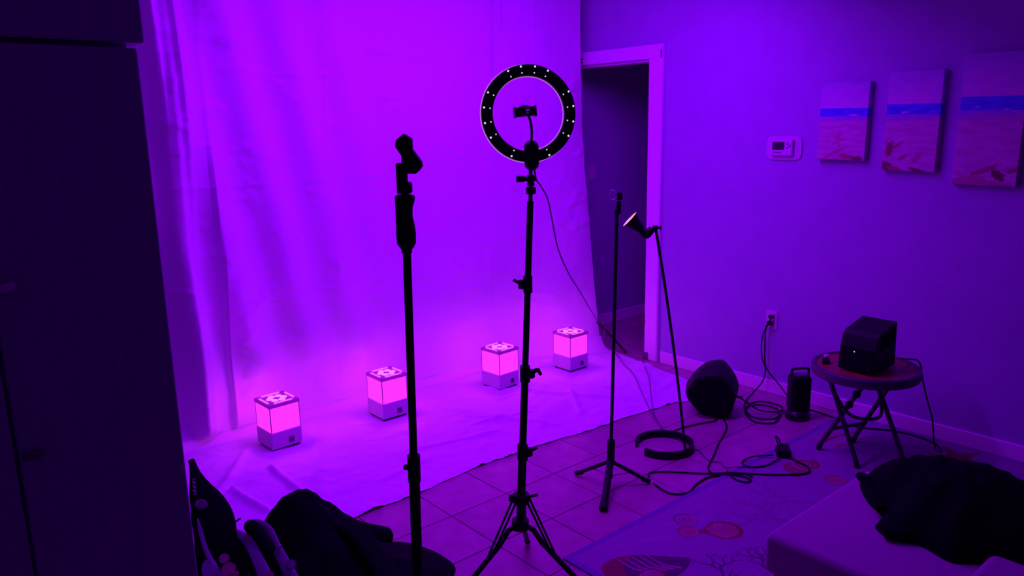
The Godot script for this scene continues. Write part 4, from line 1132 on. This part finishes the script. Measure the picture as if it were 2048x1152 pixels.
# ------------------------------------------------------------------ clothes and the bag in the lower left
func jackets_and_bag() -> void:
	var j := thing("black_coat", "black coat lying in a heap on the floor near the dark cabinet", "coat", Vector3(1.08, 0, -2.42))
	var out := [[0.80, -2.70], [0.98, -2.80], [1.16, -2.74], [1.28, -2.60], [1.36, -2.52], [1.47, -2.46], [1.53, -2.33], [1.52, -2.16], [1.36, -2.09], [1.10, -2.04], [0.90, -2.10], [0.86, -2.22], [0.86, -2.42], [0.80, -2.55]]
	part(j, "body", heap(out, Vector2(1.08, -2.42), [[1.07, -2.49, 0.235, 0.12], [0.94, -2.56, 0.085, 0.10], [1.16, -2.36, 0.10, 0.14], [1.0, -2.2, 0.12, 0.16], [1.28, -2.15, 0.04, 0.12]], 0.014, 0.018, 23, Vector3(1.08, 0, -2.42), 0.004), M.cloth_black)
	var o := j.position
	part(j, "sleeve", MB.new().tube(smooth([Vector3(1.05, 0.27, -2.42) - o, Vector3(1.146, 0.212, -2.44) - o, Vector3(1.250, 0.138, -2.46) - o, Vector3(1.347, 0.078, -2.47) - o, Vector3(1.420, 0.045, -2.465) - o], 5), [0.05, 0.055, 0.06, 0.06, 0.058, 0.056, 0.054, 0.052, 0.05, 0.049, 0.048, 0.047, 0.046, 0.045, 0.045, 0.044, 0.044, 0.043, 0.041, 0.037, 0.026], 14), M.cloth_black)
	part(j, "lapel", MB.new().tube(smooth([Vector3(1.14, 0.275, -2.36) - o, Vector3(1.18, 0.24, -2.27) - o, Vector3(1.20, 0.16, -2.15) - o, Vector3(1.18, 0.12, -2.02) - o], 6), 0.045, 12, 0.35), M.cloth_black)
	for k in [Vector3(1.095, 0.262, -2.325), Vector3(1.105, 0.258, -2.33)]: part(j, "zip_pull", MB.new().round_box(k - o, Vector3(0.008, 0.006, 0.004), 0.0015, 3), M.steel)
	# bag covered with patches, with wide printed straps and a padded handle
	var b := thing("patch_bag", "black bag with sewn patches and pale printed straps beside the dark cabinet", "bag", Vector3(0.70, 0, -2.2))
	o = b.position
	var eye := Vector3(-0.28, 0.5, 0.82).normalized()
	var sh := func(a: Array) -> Array:
		var r := []
		for p in a: r.append(p - o)
		return smooth(r, 5)
	var path := [Vector3(0.702, 0.602, -2.461), Vector3(0.691, 0.576, -2.396), Vector3(0.688, 0.543, -2.349), Vector3(0.693, 0.502, -2.307), Vector3(0.692, 0.454, -2.267), Vector3(0.682, 0.389, -2.231), Vector3(0.674, 0.310, -2.189), Vector3(0.661, 0.203, -2.143), Vector3(0.66, 0.03, -2.12)]
	var widths := []
	for k in 41: widths.append(lerpf(0.010, 0.062, smoothstep(0.0, 20.0, k)) + 0.03 * smoothstep(22.0, 40.0, k))
	part(b, "padded_panel", MB.new().tube(sh.call(path), widths, 16, 0.55, eye), M.cloth_black)
	part(b, "base", MB.new().round_box(Vector3(0.745, 0.13, -2.13) - o, Vector3(0.20, 0.25, 0.36), 0.06, 5), M.cloth_black)
	part(b, "trim_strap", MB.new().tube(sh.call([Vector3(0.628, 0.526, -2.207), Vector3(0.627, 0.481, -2.183), Vector3(0.629, 0.436, -2.155), Vector3(0.637, 0.402, -2.126), Vector3(0.646, 0.367, -2.095), Vector3(0.66, 0.25, -2.03)]), [0.002, 0.003, 0.004, 0.005, 0.006, 0.006, 0.006, 0.006, 0.006, 0.006, 0.007, 0.007, 0.007, 0.007, 0.008, 0.008, 0.008, 0.008, 0.008, 0.008, 0.008, 0.008, 0.008, 0.008, 0.008, 0.008], 12, 0.3, eye), M.strap)
	var disc := func(called: String, at: Vector3, rx: float, ry: float, rot: float, m: Material) -> void:
		var zx := Vector3.UP.cross(eye).normalized()
		var Bs := Basis(zx, eye.cross(zx), eye) * Basis(Vector3(0, 0, 1), rot)
		var X := Transform3D(Bs * Basis.from_scale(Vector3(rx, ry, 1.0)), at - o) * Transform3D(Basis(Vector3(1, 0, 0), Vector3(0, 0, 1), Vector3(0, -1, 0)), Vector3.ZERO)
		part(b, called, MB.new().lathe([Vector2(0, 0.003), Vector2(0.86, 0.003), Vector2(1.0, 0.0), Vector2(1.0, -0.004), Vector2(0, -0.004)], 26, X), m)
	disc.call("round_patch", Vector3(0.664, 0.531, -2.279), 0.018, 0.015, -0.3, M.strap)
	disc.call("round_patch", Vector3(0.6635, 0.532, -2.2755), 0.014, 0.011, -0.3, M.patch_grey)
	disc.call("pink_patch", Vector3(0.664, 0.42, -2.118), 0.015, 0.014, 0.0, M.patch_pink)
	disc.call("pink_patch", Vector3(0.667, 0.393, -2.097), 0.021, 0.019, 0.3, M.patch_pink)
	disc.call("pink_patch", Vector3(0.669, 0.372, -2.085), 0.024, 0.010, 0.5, M.patch_pink)
	disc.call("side_patch", Vector3(0.632, 0.371, -2.165), 0.020, 0.034, 0.1, M.strap)
	disc.call("pink_patch", Vector3(0.775, 0.408, -2.20), 0.015, 0.018, 0.5, M.patch_pink)
	disc.call("pink_patch", Vector3(0.771, 0.345, -2.06), 0.014, 0.012, 0.2, M.patch_pink)
	disc.call("round_patch", Vector3(0.841, 0.352, -2.06), 0.016, 0.016, 0.2, M.patch_grey)
	disc.call("round_patch", Vector3(0.8395, 0.3545, -2.0575), 0.012, 0.012, 0.2, M.strap)
	var zig := []
	for k in 16: zig.append(Vector3(0.668, 0.590, -2.343).lerp(Vector3(0.658, 0.553, -2.308), k / 15.0) + Vector3(0.004 * (1 if k % 2 else -1), 0.002 * sin(k * 1.7), 0))
	part(b, "stitching", MB.new().tube(sh.call(zig), 0.0011, 6), M.strap)
	var flat := func(n: int, w0: float, w1: float, w2: float) -> Array:
		var r := []
		for k in n:
			var f := float(k) / (n - 1)
			r.append(lerpf(w0, w1, minf(f * 2.5, 1.0)) if f < 0.4 else lerpf(w1, w2, (f - 0.4) / 0.6))
		return r
	part(b, "printed_strap", MB.new().tube(sh.call([Vector3(0.752, 0.390, -2.318), Vector3(0.762, 0.402, -2.248), Vector3(0.766, 0.394, -2.188), Vector3(0.764, 0.370, -2.130), Vector3(0.763, 0.330, -2.066), Vector3(0.763, 0.281, -1.998), Vector3(0.76, 0.2, -1.95)]), flat.call(31, 0.008, 0.022, 0.026), 14, 0.22, eye), M.strap)
	part(b, "printed_strap", MB.new().tube(sh.call([Vector3(0.800, 0.412, -2.285), Vector3(0.820, 0.425, -2.232), Vector3(0.833, 0.409, -2.190), Vector3(0.831, 0.379, -2.142), Vector3(0.831, 0.345, -2.080), Vector3(0.833, 0.310, -2.028), Vector3(0.835, 0.270, -1.988), Vector3(0.835, 0.18, -1.95)]), flat.call(36, 0.012, 0.017, 0.027), 14, 0.25, eye), M.strap)
	part(b, "padded_handle", MB.new().tube(sh.call([Vector3(0.778, 0.435, -2.228), Vector3(0.783, 0.438, -2.212), Vector3(0.792, 0.428, -2.188), Vector3(0.797, 0.411, -2.157), Vector3(0.80, 0.394, -2.125), Vector3(0.801, 0.386, -2.112)]), [0.008, 0.014, 0.017, 0.019, 0.0205, 0.0215, 0.022, 0.022, 0.022, 0.022, 0.022, 0.022, 0.022, 0.022, 0.022, 0.022, 0.022, 0.022, 0.022, 0.022, 0.0215, 0.021, 0.02, 0.018, 0.014, 0.008], 14, 0.9, eye), M.cloth_black)
	part(b, "strap_edge", MB.new().tube(sh.call([Vector3(0.738, 0.38, -2.30), Vector3(0.747, 0.387, -2.24), Vector3(0.748, 0.365, -2.16), Vector3(0.745, 0.32, -2.09), Vector3(0.745, 0.24, -2.0)]), 0.012, 10, 0.5, eye), M.cloth_black)
	part(b, "draw_cord", MB.new().tube(sh.call([Vector3(0.748, 0.392, -2.35), Vector3(0.768, 0.399, -2.348), Vector3(0.781, 0.404, -2.339), Vector3(0.795, 0.414, -2.330)]), 0.0035, 8), M.cloth_black)
	part(b, "buckle", MB.new().round_box(Vector3(0.836, 0.385, -2.125) - o, Vector3(0.012, 0.012, 0.004), 0.002, 3), M.steel)
	part(b, "buckle", MB.new().round_box(Vector3(0.773, 0.372, -2.118) - o, Vector3(0.008, 0.008, 0.004), 0.002, 3), M.steel)

# ------------------------------------------------------------------ cords
func cables() -> void:
	var k: Material = M.black
	var thin: Material = M.plastic_grey
	cord("cable", [Vector3(1.640, 1.535, -1.822), Vector3(1.652, 1.480, -1.825), Vector3(1.687, 1.455, -1.842), Vector3(1.779, 1.401, -1.908), Vector3(1.882, 1.312, -1.996), Vector3(2.021, 1.175, -2.109), Vector3(2.177, 1.041, -2.207), Vector3(2.443, 0.902, -2.412), Vector3(2.891, 0.673, -2.773), Vector3(3.339, 0.464, -3.139), Vector3(3.759, 0.277, -3.469), Vector3(3.879, 0.142, -3.597), Vector3(4.045, 0.02, -3.647), Vector3(3.845, 0.018, -3.365), Vector3(3.73, 0.018, -3.18), Vector3(3.45, 0.018, -2.86), Vector3(3.24, 0.014, -2.60), Vector3(3.14, 0.006, -2.44), Vector3(3.11, 0.006, -2.36)], 0.0028, thin, "thin pale cord trailing from the ring light down across the white sheet")
	cord("cable", on_floor([[4.07, -3.39, 0.045], [4.03, -3.36, 0.014], [3.76, -3.08, 0.016], [3.48, -2.83, 0.016], [3.28, -2.64, 0.014], [3.18, -2.5], [3.13, -2.38], [3.09, -2.28], [3.06, -2.23], [3.08, -2.19], [3.02, -2.09], [3.04, -2.03], [3.01, -1.985], [3.05, -1.935, 0.012], [3.09, -1.90, 0.012], [3.06, -1.86, 0.012]], 0.005), 0.003, thin, "thin cord from the door jamb across the sheet past the reading lamp foot")
	cord("cable", on_floor([[3.60, -2.44, 0.006], [3.52, -2.34], [3.44, -2.27], [3.34, -2.22], [3.22, -2.17], [3.10, -2.11], [2.95, -2.04], [2.91, -1.99], [2.93, -1.945], [3.0, -1.88, 0.013], [3.0, -1.83, 0.013]], 0.006), 0.0045, k, "black cord running from under the floor speaker towards the rug")
	cord("cable", on_floor([[3.58, -2.42, 0.006], [3.48, -2.37], [3.38, -2.40], [3.25, -2.43], [3.16, -2.42], [3.12, -2.33]], 0.006), 0.0042, k, "black cord between the floor speaker and the reading lamp foot")
	cord("cable", on_floor([[2.66, -2.17], [2.70, -2.19], [2.77, -2.14], [2.88, -2.01], [2.98, -1.91, 0.012], [3.08, -1.79, 0.013], [3.18, -1.70, 0.013], [3.24, -1.68, 0.013], [3.29, -1.715, 0.013], [3.305, -1.77, 0.014], [3.31, -1.83, 0.02]], 0.006), 0.0045, k, "black cord from the slim stand across the rug edge to the power adapter")
	cord("cable", on_floor([[2.62, -2.105], [2.60, -2.03], [2.61, -1.975], [2.67, -1.945], [2.76, -1.97], [2.86, -1.975], [2.93, -1.935], [2.97, -1.87, 0.013], [2.97, -1.82, 0.013], [2.93, -1.82, 0.013], [2.925, -1.88, 0.013], [2.96, -1.94, 0.016]], 0.006), 0.0045, k, "black cord looping over the rug edge beside the slim stand")
	cord("cable", on_floor([[3.27, -1.885, 0.022], [3.20, -1.955, 0.012], [3.13, -1.965], [3.085, -1.93, 0.013], [3.09, -1.89, 0.013], [3.16, -1.855, 0.013], [3.27, -1.845, 0.02]], 0.006), 0.0042, k, "black cord looped at the left end of the power adapter")
	var b := thing("power_adapter", "black power adapter brick lying on the rug among cords", "adapter", Vector3(3.325, 0.0085, -1.865), deg_to_rad(38))
	part(b, "brick", MB.new().round_box(Vector3(0, 0.022, 0), Vector3(0.075, 0.042, 0.07), 0.012, 4), M.black)
	part(b, "plug_block", MB.new().round_box(Vector3(0.055, 0.018, 0.012), Vector3(0.05, 0.034, 0.05), 0.01, 4), M.black)
	part(b, "cord_loop", MB.new().tube(smooth([Vector3(0.02, 0.04, -0.02), Vector3(0.06, 0.075, -0.03), Vector3(0.085, 0.05, -0.01), Vector3(0.08, 0.02, 0.0)]), 0.004, 8), M.black)
	# coil between the loudspeaker and the tower
	cord("cable", [Vector3(3.655, 0.105, -2.33), Vector3(3.70, 0.07, -2.31), Vector3(3.76, 0.02, -2.26), Vector3(3.86, 0.006, -2.20), Vector3(3.94, 0.006, -2.24), Vector3(3.93, 0.006, -2.36), Vector3(3.82, 0.006, -2.38), Vector3(3.70, 0.006, -2.31), Vector3(3.68, 0.006, -2.22), Vector3(3.76, 0.006, -2.16), Vector3(3.87, 0.010, -2.22), Vector3(3.86, 0.012, -2.32), Vector3(3.76, 0.012, -2.36), Vector3(3.66, 0.010, -2.28), Vector3(3.62, 0.006, -2.20), Vector3(3.68, 0.006, -2.13), Vector3(3.80, 0.008, -2.16), Vector3(3.83, 0.03, -2.15)], 0.0045, k, "black cord coiled on the tiles between floor speaker and tower unit")
	cord("cable", [Vector3(4.082, 0.42, -2.447), Vector3(4.075, 0.34, -2.467), Vector3(4.075, 0.23, -2.462), Vector3(4.07, 0.16, -2.43), Vector3(4.06, 0.08, -2.44), Vector3(4.0, 0.02, -2.46), Vector3(3.9, 0.006, -2.44), Vector3(3.76, 0.006, -2.37), Vector3(3.68, 0.009, -2.28)], 0.0042, k, "black cord hanging from the outlet and bending left to the coil")
	cord("cable", [Vector3(4.09, 0.475, -2.425), Vector3(4.075, 0.40, -2.445), Vector3(4.075, 0.30, -2.445), Vector3(4.075, 0.20, -2.44), Vector3(4.07, 0.15, -2.41), Vector3(4.06, 0.09, -2.33), Vector3(4.03, 0.04, -2.25), Vector3(3.97, 0.012, -2.17), Vector3(3.915, 0.03, -2.12)], 0.0042, k, "black cord hanging from the outlet and bending right to the tower unit")
	cord("cable", on_floor([[3.91, -2.075, 0.035], [3.96, -2.055, 0.025], [4.0, -2.01], [3.985, -1.93, 0.008], [3.94, -1.85, 0.013], [3.95, -1.76, 0.013], [4.02, -1.64, 0.013], [4.04, -1.53, 0.013], [4.02, -1.43, 0.013], [3.965, -1.375, 0.013], [3.93, -1.36, 0.013]], 0.006), 0.0045, k, "black cord running from the tower unit under the folding table along the wall")
	cord("cable", [Vector3(3.70, 0.515, -1.50), Vector3(3.74, 0.505, -1.495), Vector3(3.80, 0.49, -1.50), Vector3(3.855, 0.47, -1.47), Vector3(3.90, 0.36, -1.46), Vector3(3.95, 0.25, -1.45), Vector3(3.965, 0.16, -1.425), Vector3(3.955, 0.06, -1.405), Vector3(3.935, 0.014, -1.385)], 0.0042, k, "black cord drooping from the amplifier over the table edge to the floor")
